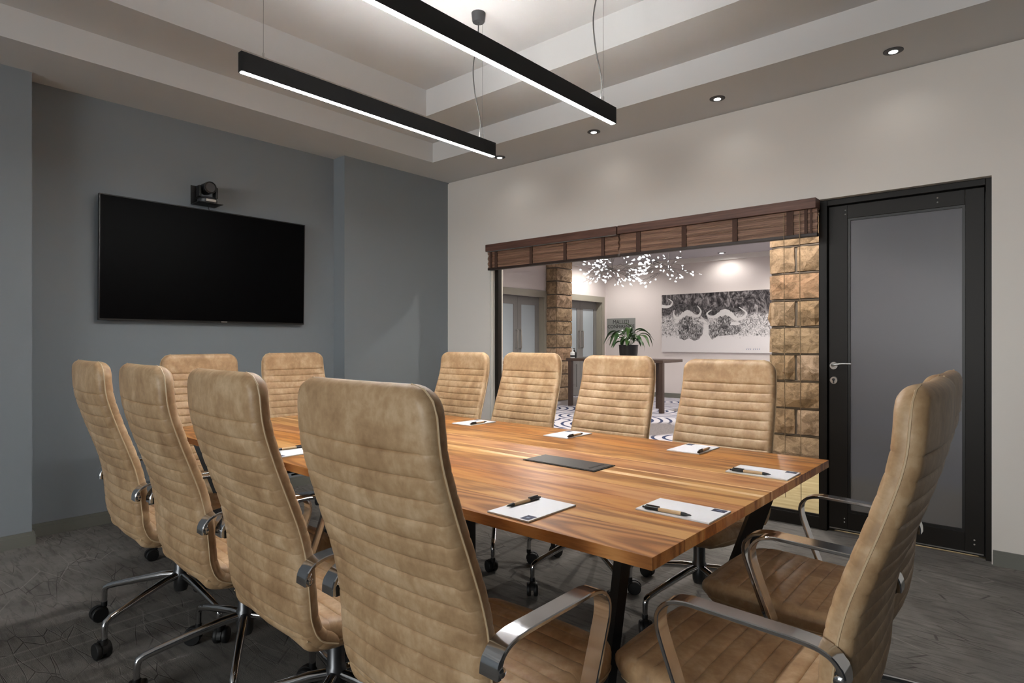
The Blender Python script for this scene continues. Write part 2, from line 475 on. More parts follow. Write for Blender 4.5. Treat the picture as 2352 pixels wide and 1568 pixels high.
def tag(o, label, cat, group=None, kind=None):
    o['label'] = label
    o['category'] = cat
    if group: o['group'] = group
    if kind: o['kind'] = kind
    return o
def thing(name, label, cat, loc=(0, 0, 0), rz=0.0, group=None, kind=None):
    o = bpy.data.objects.new(name, None)
    o.empty_display_size = 0.1
    C.objects.link(o)
    o.location = loc
    o.rotation_euler = (0, 0, rz)
    return tag(o, label, cat, group, kind)
def link_copy(src, parent):
    o = src.copy()
    C.objects.link(o)
    o.parent = parent
    return o
def catmull(pts, n):
    """dense smooth path through pts (any dimension)"""
    out = []
    P = [Vector(p) for p in pts]
    for i in range(len(P) - 1):
        p0, p1, p2, p3 = P[max(i - 1, 0)], P[i], P[i + 1], P[min(i + 2, len(P) - 1)]
        for k in range(n):
            u = k / n
            out.append(0.5 * ((2 * p1) + (p2 - p0) * u + (2 * p0 - 5 * p1 + 4 * p2 - p3) * u * u + (3 * p1 - p0 - 3 * p2 + p3) * u ** 3))
    out.append(P[-1])
    return out

def text_mesh(name, body, size, mat, parent, loc, rot, depth=0.002):
    cu = bpy.data.curves.new(name, 'FONT')
    cu.body = body
    cu.size = size
    cu.align_x = 'CENTER'
    cu.align_y = 'CENTER'
    cu.extrude = depth
    tmp = bpy.data.objects.new(name, cu)
    C.objects.link(tmp)
    dg = bpy.context.evaluated_depsgraph_get()
    me = bpy.data.meshes.new_from_object(tmp.evaluated_get(dg))
    bpy.data.objects.remove(tmp)
    me.materials.clear()
    me.materials.append(M[mat])
    o = bpy.data.objects.new(name, me)
    C.objects.link(o)
    o.parent = parent
    o.location = loc
    o.rotation_euler = rot
    return o

# ================================================================ SETTING
ZC, Z1, Z2 = 2.79, 2.96, 3.165           # bulkhead, first coffer, top coffer
XW, XR = -4.66, 1.6                       # screen recess wall, right wall
YW, YF = 4.165, -7.0                      # glazed wall, wall behind the camera
XP = -4.495                               # face of the projecting piers

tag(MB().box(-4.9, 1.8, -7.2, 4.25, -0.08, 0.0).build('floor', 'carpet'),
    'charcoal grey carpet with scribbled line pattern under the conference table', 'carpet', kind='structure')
tag(MB().box(-8.6, 1.8, 4.25, 12.3, -0.08, 0.0).build('floor', 'lobby_carpet'),
    'lobby carpet with navy concentric arcs beyond the glass', 'carpet', kind='structure')

# coffered ceiling, one continuous surface
b = MB()
def ring(z, o, i):
    (ax, bx, ay, by), (cx, dx, cy, dy) = o, i
    b.add([(ax, ay, z), (bx, ay, z), (bx, by, z), (ax, by, z), (cx, cy, z), (dx, cy, z), (dx, dy, z), (cx, dy, z)],
          [(0, 1, 5, 4), (1, 2, 6, 5), (2, 3, 7, 6), (3, 0, 4, 7)])
def fascia(r, za, zb):
    x0, x1, y0, y1 = r
    b.add([(x0, y0, za), (x1, y0, za), (x1, y1, za), (x0, y1, za), (x0, y0, zb), (x1, y0, zb), (x1, y1, zb), (x0, y1, zb)],
          [(0, 1, 5, 4), (1, 2, 6, 5), (2, 3, 7, 6), (3, 0, 4, 7)])
R0 = (-4.9, 1.8, -7.2, 4.34)
R1 = (-4.083, 1.1, -6.45, 3.602)
R2 = (-3.63, 0.65, -6.0, 3.135)
ring(ZC, R0, R1); fascia(R1, ZC, Z1); ring(Z1, R1, R2); fascia(R2, Z1, Z2)
b.add([(R2[0], R2[2], Z2), (R2[1], R2[2], Z2), (R2[1], R2[3], Z2), (R2[0], R2[3], Z2)], [(0, 1, 2, 3)])
b.box(-4.9, 1.8, -7.2, 4.34, 3.25, 3.33)
for x0, x1, y0, y1 in ((-4.9, -4.82, -7.2, 4.34), (1.72, 1.8, -7.2, 4.34), (-4.9, 1.8, -7.2, -7.12), (-4.9, 1.8, 4.26, 4.34)):
    b.box(x0, x1, y0, y1, ZC, 3.25)
tag(b.build('ceiling', 'ceiling'), 'two step coffered off-white ceiling with flat bulkhead border', 'ceiling', kind='structure')

# screen wall with two projecting piers
b = MB()
b.prism([(-4.86, -7.2), (XP, -7.2), (XP, 0.835), (XW, 0.835), (XW, 2.967), (XP, 2.967), (XP, YW + 0.1), (-4.86, YW + 0.1)], 0, ZC)
tag(b.build('wall_left', 'wall_grey'), 'grey blue painted screen wall with shallow recess between piers', 'wall', kind='structure')
# glazed wall with one big opening, shadow gap under the ceiling
OX0, OX1, OZ = -3.915, -0.207, 2.095
b = MB()
b.box(XP, OX0, YW, YW + 0.18, 0, ZC - 0.014)
b.box(OX1, XR + 0.1, YW, YW + 0.18, 0, ZC - 0.014)
b.box(OX0, OX1, YW, YW + 0.18, OZ, ZC - 0.014)
b.box(XP, XR + 0.1, YW + 0.012, YW + 0.18, ZC - 0.016, ZC + 0.02)
tag(b.build('wall_back', 'wall_beige'), 'warm white wall around the glazed opening and dark door', 'wall', kind='structure')
WX0, WX1, WZ0, WZ1 = -2.2, 1.45, 0.95, 2.60     # unseen window added for fill light, opposite the glazed wall
b = MB()
b.box(XP, WX0, YF - 0.15, YF, 0, ZC); b.box(WX1, XR, YF - 0.15, YF, 0, ZC); b.box(WX0, WX1, YF - 0.15, YF, 0, WZ0); b.box(WX0, WX1, YF - 0.15, YF, WZ1, ZC)
tag(b.build('wall_front', 'wall_grey'), 'plain grey blue wall around the added fill window', 'wall', kind='structure')
tag(MB().box(XR, XR + 0.1, YF - 0.2, YW, 0, ZC).build('wall_right', 'wall_dark'), 'plain charcoal wall facing the screen', 'wall', kind='structure')

def skirt(b, p, q, nx, ny):
    """skirting from p to q standing out along the normal, stepped top"""
    (x0, y0), (x1, y1) = p, q
    for th, za, zb in ((0.016, 0, 0.062), (0.010, 0.062, 0.08)):
        xs = sorted((x0, x1, x0 + nx * th, x1 + nx * th)); ys = sorted((y0, y1, y0 + ny * th, y1 + ny * th))
        b.box(xs[0], xs[-1], ys[0], ys[-1], za, zb)
b = MB()
skirt(b, (XP, YF), (XP, 0.835), 1, 0); skirt(b, (XW, 0.835), (XP + 0.016, 0.835), 0, 1)
skirt(b, (XW, 0.835), (XW, 2.967), 1, 0); skirt(b, (XW, 2.967), (XP + 0.016, 2.967), 0, -1); skirt(b, (XP, 2.967), (XP, YW), 1, 0)
tag(b.build('baseboard_left', 'skirting'), 'grey skirting board along the screen wall', 'skirting', kind='structure')
b = MB()
skirt(b, (XP, YW), (OX0, YW), 0, -1)
tag(b.build('baseboard_back', 'skirting'), 'short grey skirting between screen wall and window', 'skirting', kind='structure')
b = MB()
skirt(b, (OX1 + 0.005, YW), (XR, YW), 0, -1)
tag(b.build('baseboard_back', 'skirting'), 'grey skirting beside the frosted glass door', 'skirting', kind='structure')

# ---------------------------------------------------------------- glazed screen + door
FY0, FY1 = 4.222, 4.272
w = thing('window_1', 'large clear window in dark bronze frame looking into the lobby', 'window', (0, FY0, 0), kind='structure')
def part(name, mat, parent, x0, x1, y0, y1, z0, z1, bev=0.0):
    p = parent.location
    return MB().box(x0 - p.x, x1 - p.x, y0 - p.y, y1 - p.y, z0 - p.z, z1 - p.z, bev).build(name, mat, parent)
part('window_jamb', 'bronze', w, OX0, -3.862, FY0, FY1, 0, OZ, 0.003)
part('bottom_rail', 'bronze', w, -3.862, -1.078, FY0, FY1, 0, 0.078, 0.003)
part('glazing_bead', 'bronze2', w, -3.862, -1.078, FY0 + 0.008, FY0 + 0.02, 0.078, 0.092)
part('top_rail', 'bronze', w, -3.862, -1.078, FY0, FY1, 2.03, OZ, 0.003)
part('pane', 'glass', w, -3.862, -1.078, FY0 + 0.022, FY0 + 0.03, 0.092, 2.03)
part('trim_strip', 'plaster_white', w, OX0, OX0 + 0.012, YW + 0.004, FY0, 0, OZ)

w2 = thing('added_fill_window', 'wide fill light window added opposite the glazed lobby wall', 'window', (0, YF, 0), kind='structure')  # added out of view to light the chair backs and glazed wall
for k in range(5):
    x = WX0 + (WX1 - WX0 - 0.05) * k / 4
    part('window_frame', 'bronze', w2, x, x + 0.05, YF - 0.1, YF - 0.05, WZ0, WZ1)
for z in (WZ0, WZ1 - 0.05):
    part('window_frame', 'bronze', w2, WX0, WX1, YF - 0.1, YF - 0.05, z, z + 0.05)
for k in range(4):
    x = WX0 + (WX1 - WX0 - 0.05) * k / 4
    part('pane', 'glass', w2, x + 0.05, x + (WX1 - WX0 - 0.05) / 4, YF - 0.078, YF - 0.072, WZ0 + 0.05, WZ1 - 0.05)
PD = bpy.data.lights.new('fill_window_portal', 'AREA')       # sampling guide for the sky seen through added_fill_window
PD.shape = 'RECTANGLE'; PD.size = WX1 - WX0; PD.size_y = WZ1 - WZ0
PD.cycles.is_portal = True
po = bpy.data.objects.new('fill_window_portal', PD); C.objects.link(po); po.parent = w2
po.location = ((WX0 + WX1) / 2, -0.16, (WZ0 + WZ1) / 2); po.rotation_euler = (R(90), 0, 0)

d = thing('door_1', 'dark bronze door with frosted glass panel and chrome lever', 'door', (0, FY0, 0), kind='structure')
part('door_frame', 'bronze', d, -1.078, -1.03, FY0 - 0.01, FY1, 0, OZ, 0.003)
part('door_frame', 'bronze', d, -0.236, OX1, FY0 - 0.01, FY1, 0, OZ, 0.003)
part('door_frame', 'bronze', d, -1.03, -0.236, FY0 - 0.01, FY1, 2.058, OZ, 0.003)
LY0, LY1 = FY0 + 0.012, FY1
part('stile', 'bronze', d, -1.024, -0.918, LY0, LY1, 0.012, 2.052, 0.002)
part('stile', 'bronze', d, -0.328, -0.242, LY0, LY1, 0.012, 2.052, 0.002)
part('top_rail', 'bronze', d, -0.918, -0.328, LY0, LY1, 1.968, 2.052, 0.002)
part('bottom_rail', 'bronze', d, -0.918, -0.328, LY0, LY1, 0.012, 0.132, 0.002)
part('door_stop', 'bronze2', d, -0.27, -0.21, FY1 - 0.004, FY1 + 0.02, 0, OZ)
part('door_stop', 'bronze2', d, -1.06, -1.0, FY1 - 0.004, FY1 + 0.02, 0, OZ)
part('door_stop', 'bronze2', d, -1.06, -0.21, FY1 - 0.004, FY1 + 0.02, 2.03, OZ)
part('kick_strip', 'steel', d, -1.02, -0.245, LY0 - 0.003, LY0, 0.02, 0.026)
for x0, x1, z0, z1 in ((-0.918, -0.904, 0.132, 1.968), (-0.342, -0.328, 0.132, 1.968), (-0.904, -0.342, 1.954, 1.968), (-0.904, -0.342, 0.132, 0.146)):
    part('glazing_bead', 'bronze2', d, x0, x1, LY0 + 0.006, LY0 + 0.018, z0, z1)
part('frosted_pane', 'frosted', d, -0.908, -0.338, LY0 + 0.02, LY0 + 0.026, 0.14, 1.96)
for x, z in ((-0.93, 1.995), (-0.93, 2.02), (-0.455, 1.998), (-0.455, 2.024), (-0.935, 0.07), (-0.935, 0.092), (-0.286, 0.072), (-0.286, 0.096)):
    bm = bmesh.new(); bmesh.ops.create_uvsphere(bm, u_segments=8, v_segments=6, radius=0.0045)
    MB().bm(bm).build('rivet', 'screw', d, True, (x, LY0 - FY0 - 0.001, z))
rot90 = Matrix.Rotation(R(90), 4, 'X')
def yl(b, prof, x, z, y, seg=24):
    """lathe about an axis along -Y, starting at y"""
    return b.lathe(prof, seg, mat=Matrix.Translation((x, y, z)) @ rot90)
h = yl(MB(), [(0.0245, 0), (0.0245, 0.006), (0.022, 0.009), (0.016, 0.009), (0.014, 0.006)], -0.995, 1.047, LY0 - FY0).build('handle_rose', 'steel', d, True)
MB().tube(catmull([(-0.995, LY0 - FY0, 1.047), (-0.995, LY0 - FY0 - 0.04, 1.049), (-0.985, LY0 - FY0 - 0.05, 1.054), (-0.94, LY0 - FY0 - 0.05, 1.062), (-0.888, LY0 - FY0 - 0.046, 1.062)], 5),
          [0.0065] * 8 + [0.0055] * 13, 8).build('lever', 'steel', h, True)
e_ = yl(MB(), [(0.0245, 0), (0.0245, 0.006), (0.021, 0.009)], -0.995, 0.955, LY0 - FY0).build('lock_escutcheon', 'steel', d, True)
b = yl(MB(), [(0.0085, 0.008), (0.0085, 0.012)], -0.995, 0.960, LY0 - FY0)
b.box(-0.999, -0.991, LY0 - FY0 - 0.012, LY0 - FY0 - 0.008, 0.937, 0.957)
b.build('lock_cylinder', 'dark_plastic', e_, True)

# ---------------------------------------------------------------- blinds
def blind(x0, x1, label, tapes, cords, lit_edge=False):
    bz = thing('window_blind', label, 'blind', ((x0 + x1) / 2, 4.12, 1.86), group='woven blinds on the lobby window')
    p = bz.location
    part('pelmet', 'blind_wood', bz, x0 - 0.006, x1 - 0.001, 4.062, 4.16, 2.028, 2.092, 0.004)
    bb = MB()
    nz_ = 22
    for i in range(nz_):
        za = 1.878 + (2.03 - 1.878) * i / nz_
        zb = za + (2.03 - 1.878) / nz_ * 0.86
        yy = 4.094 + 0.006 * math.sin(i * 0.9) + rnd.uniform(-0.0015, 0.0015)
        bb.box(x0 - p.x, x1 - p.x, yy - p.y, yy + 0.012 - p.y, za - p.z, zb - p.z)
    bb.box(x0 - p.x + 0.002, x1 - p.x - 0.002, 4.106 - p.y, 4.13 - p.y, 1.88 - p.z, 2.03 - p.z)
    o = bb.build('reed_panel', 'blind_reed', bz)
    o['kind'] = 'stuff'
    part('bottom_rail', 'blind_rail', bz, x0, x1, 4.088, 4.132, 1.858, 1.879, 0.003)
    for tx, tw in tapes:
        part('tape', 'blind_tape', bz, tx - tw / 2, tx + tw / 2, 4.083, 4.09, 1.876, 2.028)
    if lit_edge:
        part('lit_edge_strip', 'steel', bz, x0 + 0.02, x1 + 0.002, 4.06, 4.066, 2.02, 2.027)  # bright strip stands in for the lit lower edge of the pelmet
    for cx, zb in cords:
        MB().tube([(cx - p.x, 4.078 - p.y, 2.02 - p.z), (cx - p.x, 4.084 - p.y, 1.6 - p.z), (cx - p.x + 0.006, 4.09 - p.y, zb - p.z)], 0.0022, 6).build('cord', 'cord', bz, True)
blind(-3.873, -2.482, 'brown woven reed blind next to the screen wall', [(-3.83, 0.025), (-3.765, 0.03), (-3.351, 0.03), (-2.987, 0.03), (-2.617, 0.03)], [], True)
blind(-2.466, -1.056, 'brown woven reed blind next to the bronze door', [(-2.303, 0.035), (-1.935, 0.035), (-1.568, 0.035), (-1.215, 0.04), (-1.12, 0.018), (-1.09, 0.012)], [(-1.155, 0.12), (-1.25, 0.2)])

# ================================================================ LOBBY
LZ = 2.93
tag(MB().box(-7.95, -7.61, 4.345, 8.32, 0, LZ).box(-7.75, -7.61, 8.32, 9.72, 2.10, LZ).box(-7.9, -7.61, 9.72, 10.46, 0, LZ)
    .box(-7.75, -7.61, 10.46, 11.84, 2.10, LZ).box(-7.75, -7.61, 11.84, 12.0, 0, LZ).box(-8.0, -7.9, 8.2, 12.0, 0, LZ).build('wall_lobby_left', 'lobby_wall'),
    'pale lobby wall holding the two grey double doors', 'wall', kind='structure')
tag(MB().box(-8.0, 1.8, 12.0, 12.12, 0, LZ).build('wall_lobby_back', 'lobby_wall'), 'pale lobby wall behind the plant and painting', 'wall', kind='structure')
tag(MB().box(-7.95, -4.86, 4.2, 4.345, 0, LZ + 0.1).build('wall_lobby_front', 'lobby_wall'), 'pale lobby wall in line with the glazed wall', 'wall', kind='structure')
tag(MB().box(1.6, 1.72, 4.345, 12.0, 0, LZ).build('wall_lobby_right', 'lobby_wall'), 'pale lobby wall far from the double doors', 'wall', kind='structure')
tag(MB().box(-8.0, 1.8, 4.345, 12.12, LZ, LZ + 0.1).build('ceiling', 'lobby_ceiling'), 'flat grey lobby ceiling beyond the glass', 'ceiling', kind='structure')
b = MB()
b.box(-7.61, 1.6, 11.94, 12.0, LZ - 0.095, LZ); b.box(-7.61, -7.55, 4.345, 11.94, LZ - 0.095, LZ)
tag(b.build('trim_1', 'lobby_cornice'), 'white cornice band at the top of the lobby walls', 'cornice', kind='structure')
b = MB(); b.box(-7.61, 1.6, 11.985, 12.0, 0, 0.1)
tag(b.build('baseboard_lobby_back', 'skirting'), 'grey skirting below the painting wall', 'skirting', kind='structure')

def double_door(name, label, y0, y1):
    """double door in the X = -7.61 lobby wall, faces +X"""
    d = thing(name, label, 'door', (-7.61, (y0 + y1) / 2, 0), kind='structure')
    p = d.location
    X0, XL = -7.60, -7.75
    part('architrave', 'door_trim', d, -7.61, -7.585, y0 - 0.10, y0, 0, 2.22, 0.004)
    part('architrave', 'door_trim', d, -7.61, -7.585, y1, y1 + 0.10, 0, 2.22, 0.004)
    part('architrave', 'door_trim', d, -7.61, -7.58, y0, y1, 2.09, 2.22, 0.004)
    part('reveal', 'door_trim', d, -7.78, -7.61, y1 - 0.012, y1, 0, 2.10)
    part('reveal', 'door_trim', d, -7.78, -7.61, y0, y0 + 0.012, 0, 2.10)
    ym = (y0 + y1) / 2
    for s, a, bb in ((-1, y0 + 0.012, ym - 0.002), (1, ym + 0.002, y1 - 0.012)):
        lf = MB()
        def L(ya, yb, za, zb, t0=0.0, t1=0.04):
            lf.box(XL - 0.03 + t0 - p.x, XL - 0.03 + t1 - p.x, ya - p.y, yb - p.y, za, zb)
        st = 0.115
        L(a, a + st, 0.01, 2.09); L(bb - st, bb, 0.01, 2.09); L(a + st, bb - st, 1.93, 2.09); L(a + st, bb - st, 0.70, 0.86); L(a + st, bb - st, 0.01, 0.2)
        L(a + st, bb - st, 0.2, 0.70, 0.012, 0.026)
        leaf = lf.build('door_leaf', 'door_grey', d)
        MB().box(XL - 0.015 - p.x, XL - 0.003 - p.x, a + st - p.y, bb - st - p.y, 0.86, 1.93).build('pane', 'door_glass', leaf)
        MB().box(XL - 0.02 - p.x, XL + 0.008 - p.x, a + st + 0.05 - p.y, bb - st - 0.05 - p.y, 0.26, 0.64, 0.006).build('raised_panel', 'door_grey', leaf)
        hy = (bb - 0.055 if s < 0 else a + 0.055) - p.y
        hx = XL + 0.01 - p.x
        MB().tube([(hx, hy, 1.06), (hx + 0.05, hy, 1.06), (hx + 0.055, hy, 1.07), (hx + 0.055, hy, 1.42), (hx + 0.05, hy, 1.43), (hx, hy, 1.43)], 0.011, 8).build('pull_handle', 'steel', leaf, True)
double_door('door_2', 'grey glazed double door left of the slim stone pier', 8.34, 9.70)
double_door('door_3', 'grey glazed double door between stone pier and sign', 10.48, 11.82)

# stone pillars: separate rough-faced blocks set proud of a mortar core
STONES = {}
def stone_mesh(w, h, d, k):
    key = (round(w, 3), round(h, 3), round(d, 3), k)
    if key in STONES: return STONES[key]
    r_ = random.Random(k * 31 + int(w * 1000))
    nx, nz_ = 5, 4
    vs_, fs = [], []
    for j in range(nz_):
        for i in range(nx):
            edge = i in (0, nx - 1) or j in (0, nz_ - 1)
            x = -w / 2 + w * i / (nx - 1) + (0 if edge else r_.uniform(-0.02, 0.02))
            z = -h / 2 + h * j / (nz_ - 1) + (0 if edge else r_.uniform(-0.015, 0.015))
            if edge:
                x += r_.uniform(-0.006, 0.006); z += r_.uniform(-0.005, 0.005)
            vs_.append((x, -(0.008 + r_.uniform(0, 0.006)) if edge else -r_.uniform(0.018, 0.05), z))
    q = len(vs_)
    vs_ += [(-w / 2, d, -h / 2), (w / 2, d, -h / 2), (w / 2, d, h / 2), (-w / 2, d, h / 2)]
    for j in range(nz_ - 1):
        for i in range(nx - 1):
            a = j * nx + i
            if (i + j) % 2: fs += [(a, a + 1, a + nx + 1), (a, a + nx + 1, a + nx)]
            else: fs += [(a, a + 1, a + nx), (a + 1, a + nx + 1, a + nx)]
    bot = list(range(nx)); top = [(nz_ - 1) * nx + i for i in range(nx)]
    lef = [j * nx for j in range(nz_)]; rig = [j * nx + nx - 1 for j in range(nz_)]
    fs += [tuple(bot[::-1] + [q, q + 1]), tuple(top + [q + 2, q + 3]), tuple(lef + [q + 3, q]), tuple(rig[::-1] + [q + 1, q + 2])]
    me = bpy.data.meshes.new('stone')
    me.from_pydata(vs_, [], fs)
    me.materials.append(M['stone'])
    STONES[key] = me
    return me
def pillar(label, x0, x1, y0, y1, faces, course, two):
    t_ = thing('stone_pillar', label, 'pillar', ((x0 + x1) / 2, (y0 + y1) / 2, 0), group=None)
    cx, cy = t_.location.x, t_.location.y
    MB().box(x0 - cx + 0.012, x1 - cx - 0.012, y0 - cy + 0.012, y1 - cy - 0.012, 0, LZ).build('mortar_core', 'mortar', t_)
    n = int(LZ / course)
    for fi, fc in enumerate(faces):
        W_ = (x1 - x0) if fc in 'SN' else (y1 - y0)
        for k in range(n + 1):
            za, zb = k * course, min((k + 1) * course, LZ)
            if zb - za < 0.05: continue
            cells = [(-W_ / 2, W_ / 2)] if (k % 2 == 0 or not two) else [(-W_ / 2, -0.0), (0.0, W_ / 2)]
            for ci, (a, bb) in enumerate(cells):
                j = 0.013
                me = stone_mesh(bb - a - 2 * j, zb - za - 2 * j, 0.02, (k * 3 + ci + fi * 2) % 7)
                o = bpy.data.objects.new('stone', me)
                C.objects.link(o); o.parent = t_
                m = (a + bb) / 2; z = (za + zb) / 2
                if fc == 'S': o.location = (m, y0 - cy, z)
                elif fc == 'E': o.location = (x1 - cx, m, z); o.rotation_euler.z = R(90)
                elif fc == 'W': o.location = (x0 - cx, m, z); o.rotation_euler.z = R(-90)
                else: o.location = (m, y1 - cy, z); o.rotation_euler.z = R(180)
            if k and fc == 'S':
                MB().tube([(x0 - cx + 0.01, y0 - cy + 0.006, za), (x1 - cx - 0.01, y0 - cy + 0.006, za)], 0.011, 6).build('pointing', 'mortar', t_, True)
    return t_
pillar('rough tan sandstone block pillar standing just beyond the glass', -2.09, -1.60, 6.4, 6.89, 'SEW', 0.2685, True)
pillar('slim sandstone pier between the two grey double doors', -7.61, -7.35, 9.76, 10.30, 'SE', 0.2685, False)

# lobby table, pot plant, bottles
lt_ = thing('lobby_table', 'dark wood lobby table carrying the potted lily', 'table', (-5.74, 9.61, 0))
part('tabletop', 'dark_wood', lt_, -6.73, -4.75, 9.24, 9.98, 0.84, 0.889, 0.004)
for x, y in ((-6.69, 9.25), (-4.83, 9.25), (-6.50, 9.88), (-5.22, 9.88)):
    part('leg', 'dark_wood', lt_, x, x + 0.07, y, y + 0.07, 0, 0.84, 0.003)

pl = thing('potted_lily', 'green peace lily in a black pot on the lobby table', 'plant', (-5.62, 9.62, 0.889))
MB().lathe([(0.135, 0), (0.15, 0.01), (0.165, 0.12), (0.17, 0.225), (0.175, 0.25), (0.16, 0.25), (0.155, 0.22)], 28).build('pot', 'pot', pl, True)
MB().lathe([(0.02, 0.2), (0.156, 0.22), (0.10, 0.232), (0.02, 0.236)], 20).build('soil', 'soil', pl, True)
def leaf_mesh(L, wd, droop, stem):
    """lanceolate leaf on a petiole rising then drooping along +x"""
    b = MB(); vs_ = []; fs = []
    pts = catmull([(0, 0, 0), (stem * 0.35, 0, stem * 0.85), (stem * 0.8 + L * 0.1, 0, stem * 1.25), (stem + L * 0.45, 0, stem * 1.3 - droop * L * 0.22), (stem + L * 0.85, 0, stem * 1.2 - droop * L * 0.85)], 5)
    n = len(pts)
    for i, p in enumerate(pts):
        u = i / (n - 1)
        q = max(0.0, (u - 0.35) / 0.65)
        w_ = 0.004 if q <= 0 else wd * math.sin(PI * min(1, q ** 0.8)) + 0.003 * (1 - q)
        for s in (-1, 0, 1):
            vs_.append((p.x, s * w_, p.z + (0.018 * abs(s) * w_ / wd)))
    for i in range(n - 1):
        for s in range(2):
            a = i * 3 + s
            fs.append((a, a + 1, a + 4, a + 3))
    m2 = len(vs_)
    vs2 = vs_ + [(x, y, z - 0.0015) for x, y, z in vs_]
    fs2 = fs + [tuple(m2 + i for i in f[::-1]) for f in fs]
    rim = [i * 3 for i in range(n)] + [(n - 1) * 3 + 1] + [i * 3 + 2 for i in range(n - 1, -1, -1)] + [1]
    for i in range(len(rim)):
        a, c_ = rim[i], rim[(i + 1) % len(rim)]
        fs2.append((a, m2 + a, m2 + c_, c_))
    return b.add(vs2, fs2)
LM = [leaf_mesh(*a).build('leaf', 'leaf', pl, True, angle=80) for a in ((0.26, 0.052, 0.75, 0.20), (0.22, 0.046, 1.0, 0.15), (0.30, 0.05, 0.95, 0.24), (0.18, 0.045, 0.5, 0.12))]
k = 0
for ringi, (num, tilt) in enumerate(((13, 0.18), (11, -0.1), (6, -0.45), (2, -0.95))):
    for i in range(num):
        src = LM[k % 4]
        o = src if k < 4 else link_copy(src, pl)
        a = 2 * PI * (i + 0.37 * ringi) / num + rnd.uniform(-0.2, 0.2)
        o.location = (0.05 * math.cos(a), 0.05 * math.sin(a), 0.22)
        o.rotation_euler = (rnd.uniform(-0.25, 0.25), tilt + rnd.uniform(-0.12, 0.15), a)
        sc = rnd.uniform(0.72, 0.98)
        o.scale = (sc, sc, sc)
        k += 1

def bottle(label, loc, h, r, parent_thing=None):
    t_ = thing('sanitiser_bottle', label, 'bottle', loc)
    MB().lathe([(r * 0.95, 0), (r, h * 0.03), (r, h * 0.62), (r * 0.5, h * 0.72), (r * 0.38, h * 0.76)], 16).build('bottle_body', 'bottle_white', t_, True)
    MB().lathe([(r * 1.012, h * 0.12), (r * 1.012, h * 0.34)], 16).build('bottle_label', 'bottle_label', t_, True)
    b = MB().lathe([(r * 0.45, h * 0.76), (r * 0.45, h * 0.84), (r * 0.16, h * 0.85), (r * 0.16, h * 0.95)], 12)
    b.box(-r * 0.9, r * 0.35, -r * 0.25, r * 0.25, h * 0.94, h)
    b.build('pump', 'bottle_white', t_, True)
    return t_
bottle('white pump bottle standing on the lobby table', (-6.65, 9.34, 0.889), 0.165, 0.045)
bottle('white pump bottle on the slim stand by the double door', (-6.82, 7.52, 0.80), 0.21, 0.04)
b = thing('bottle_stand', 'slim dark stand holding a white pump bottle in lobby', 'stand', (-6.82, 7.52, 0))
MB().lathe([(0.15, 0), (0.15, 0.012), (0.02, 0.02)], 20).build('base', 'black_metal', b, True)
MB().lathe([(0.018, 0.015), (0.018, 0.785)], 12).build('pole', 'black_metal', b, True)
MB().lathe([(0.05, 0.785), (0.05, 0.80)], 16).build('tray', 'black_metal', b, True)
b = thing('sanitiser_bottle', 'black pump bottle beside the white one on lobby table', 'bottle', (-6.70, 9.46, 0.889))
MB().lathe([(0.045, 0), (0.047, 0.01), (0.047, 0.10), (0.02, 0.13)], 16).build('bottle_body', 'pen_black', b, True)
MB().lathe([(0.02, 0.13), (0.02, 0.15), (0.006, 0.152), (0.006, 0.17), (0.02, 0.172), (0.02, 0.182)], 12).build('pump', 'pen_black', b, True)

# wall sign
sg = thing('wall_sign', 'grey wall plaque with black lettering behind the lily', 'sign', (-7.2, 12.0, 1.54))
MB().box(-0.365, 0.365, -0.014, 0, -0.185, 0.185, 0.002).build('plate', 'sign', sg)
text_mesh('lettering', 'MALUTI', 0.12, 'sign_text', sg, (0.0, -0.015, 0.10), (R(90), 0, 0))
text_mesh('lettering', 'CONFERENCE', 0.11, 'sign_text', sg, (0.0, -0.015, -0.005), (R(90), 0, 0))

# painting
pt = thing('painting', 'wide black and white painting of horned buffalo in grass', 'painting', ((PX0 + PX1) / 2, 12.0, (PZ0 + PZ1) / 2))
pc = pt.location
MB().box(PX0 - pc.x, PX1 - pc.x, PY + 0.002 - pc.y, -0.004, PZ0 - pc.z, PZ1 - pc.z).build('stretcher', 'canvas_side', pt)
MB().box(PX0 - pc.x + 0.001, PX1 - pc.x - 0.001, PY - pc.y, PY + 0.002 - pc.y, PZ0 - pc.z + 0.001, PZ1 - pc.z - 0.001).build('canvas', 'painting', pt)
def pp(cx_, cy_):
    """crop pixel on the print -> local x, z"""
    u = (cx_ - 130) / 2120.0
    top = 210 - 110 * u; bot = 1328 + 28 * u
    v = (bot - cy_) / (bot - top)
    return (PX0 + u * (PX1 - PX0) - pc.x, PZ0 + v * (PZ1 - PZ0) - pc.z)
LAY = [0]
def paint_poly(name, pts, mat):
    LAY[0] += 1
    y = PY - pc.y - 0.0004 * LAY[0]
    P = [pp(*q) for q in pts]
    n = len(P)
    b = MB().add([(x, y, z) for x, z in P] + [(x, y + 0.0003, z) for x, z in P],
                 [tuple(range(n)), tuple(range(2 * n - 1, n - 1, -1))] + [(i, (i + 1) % n, n + (i + 1) % n, n + i) for i in range(n)])
    b.build(name, mat, pt)
def blob(cx_, cy_, rx, ry, n=22, jag=0.0, seed=1):
    r_ = random.Random(seed)
    return [(cx_ + rx * (1 + r_.uniform(-jag, jag)) * math.cos(2 * PI * i / n), cy_ + ry * (1 + r_.uniform(-jag, jag)) * math.sin(2 * PI * i / n)) for i in range(n)]
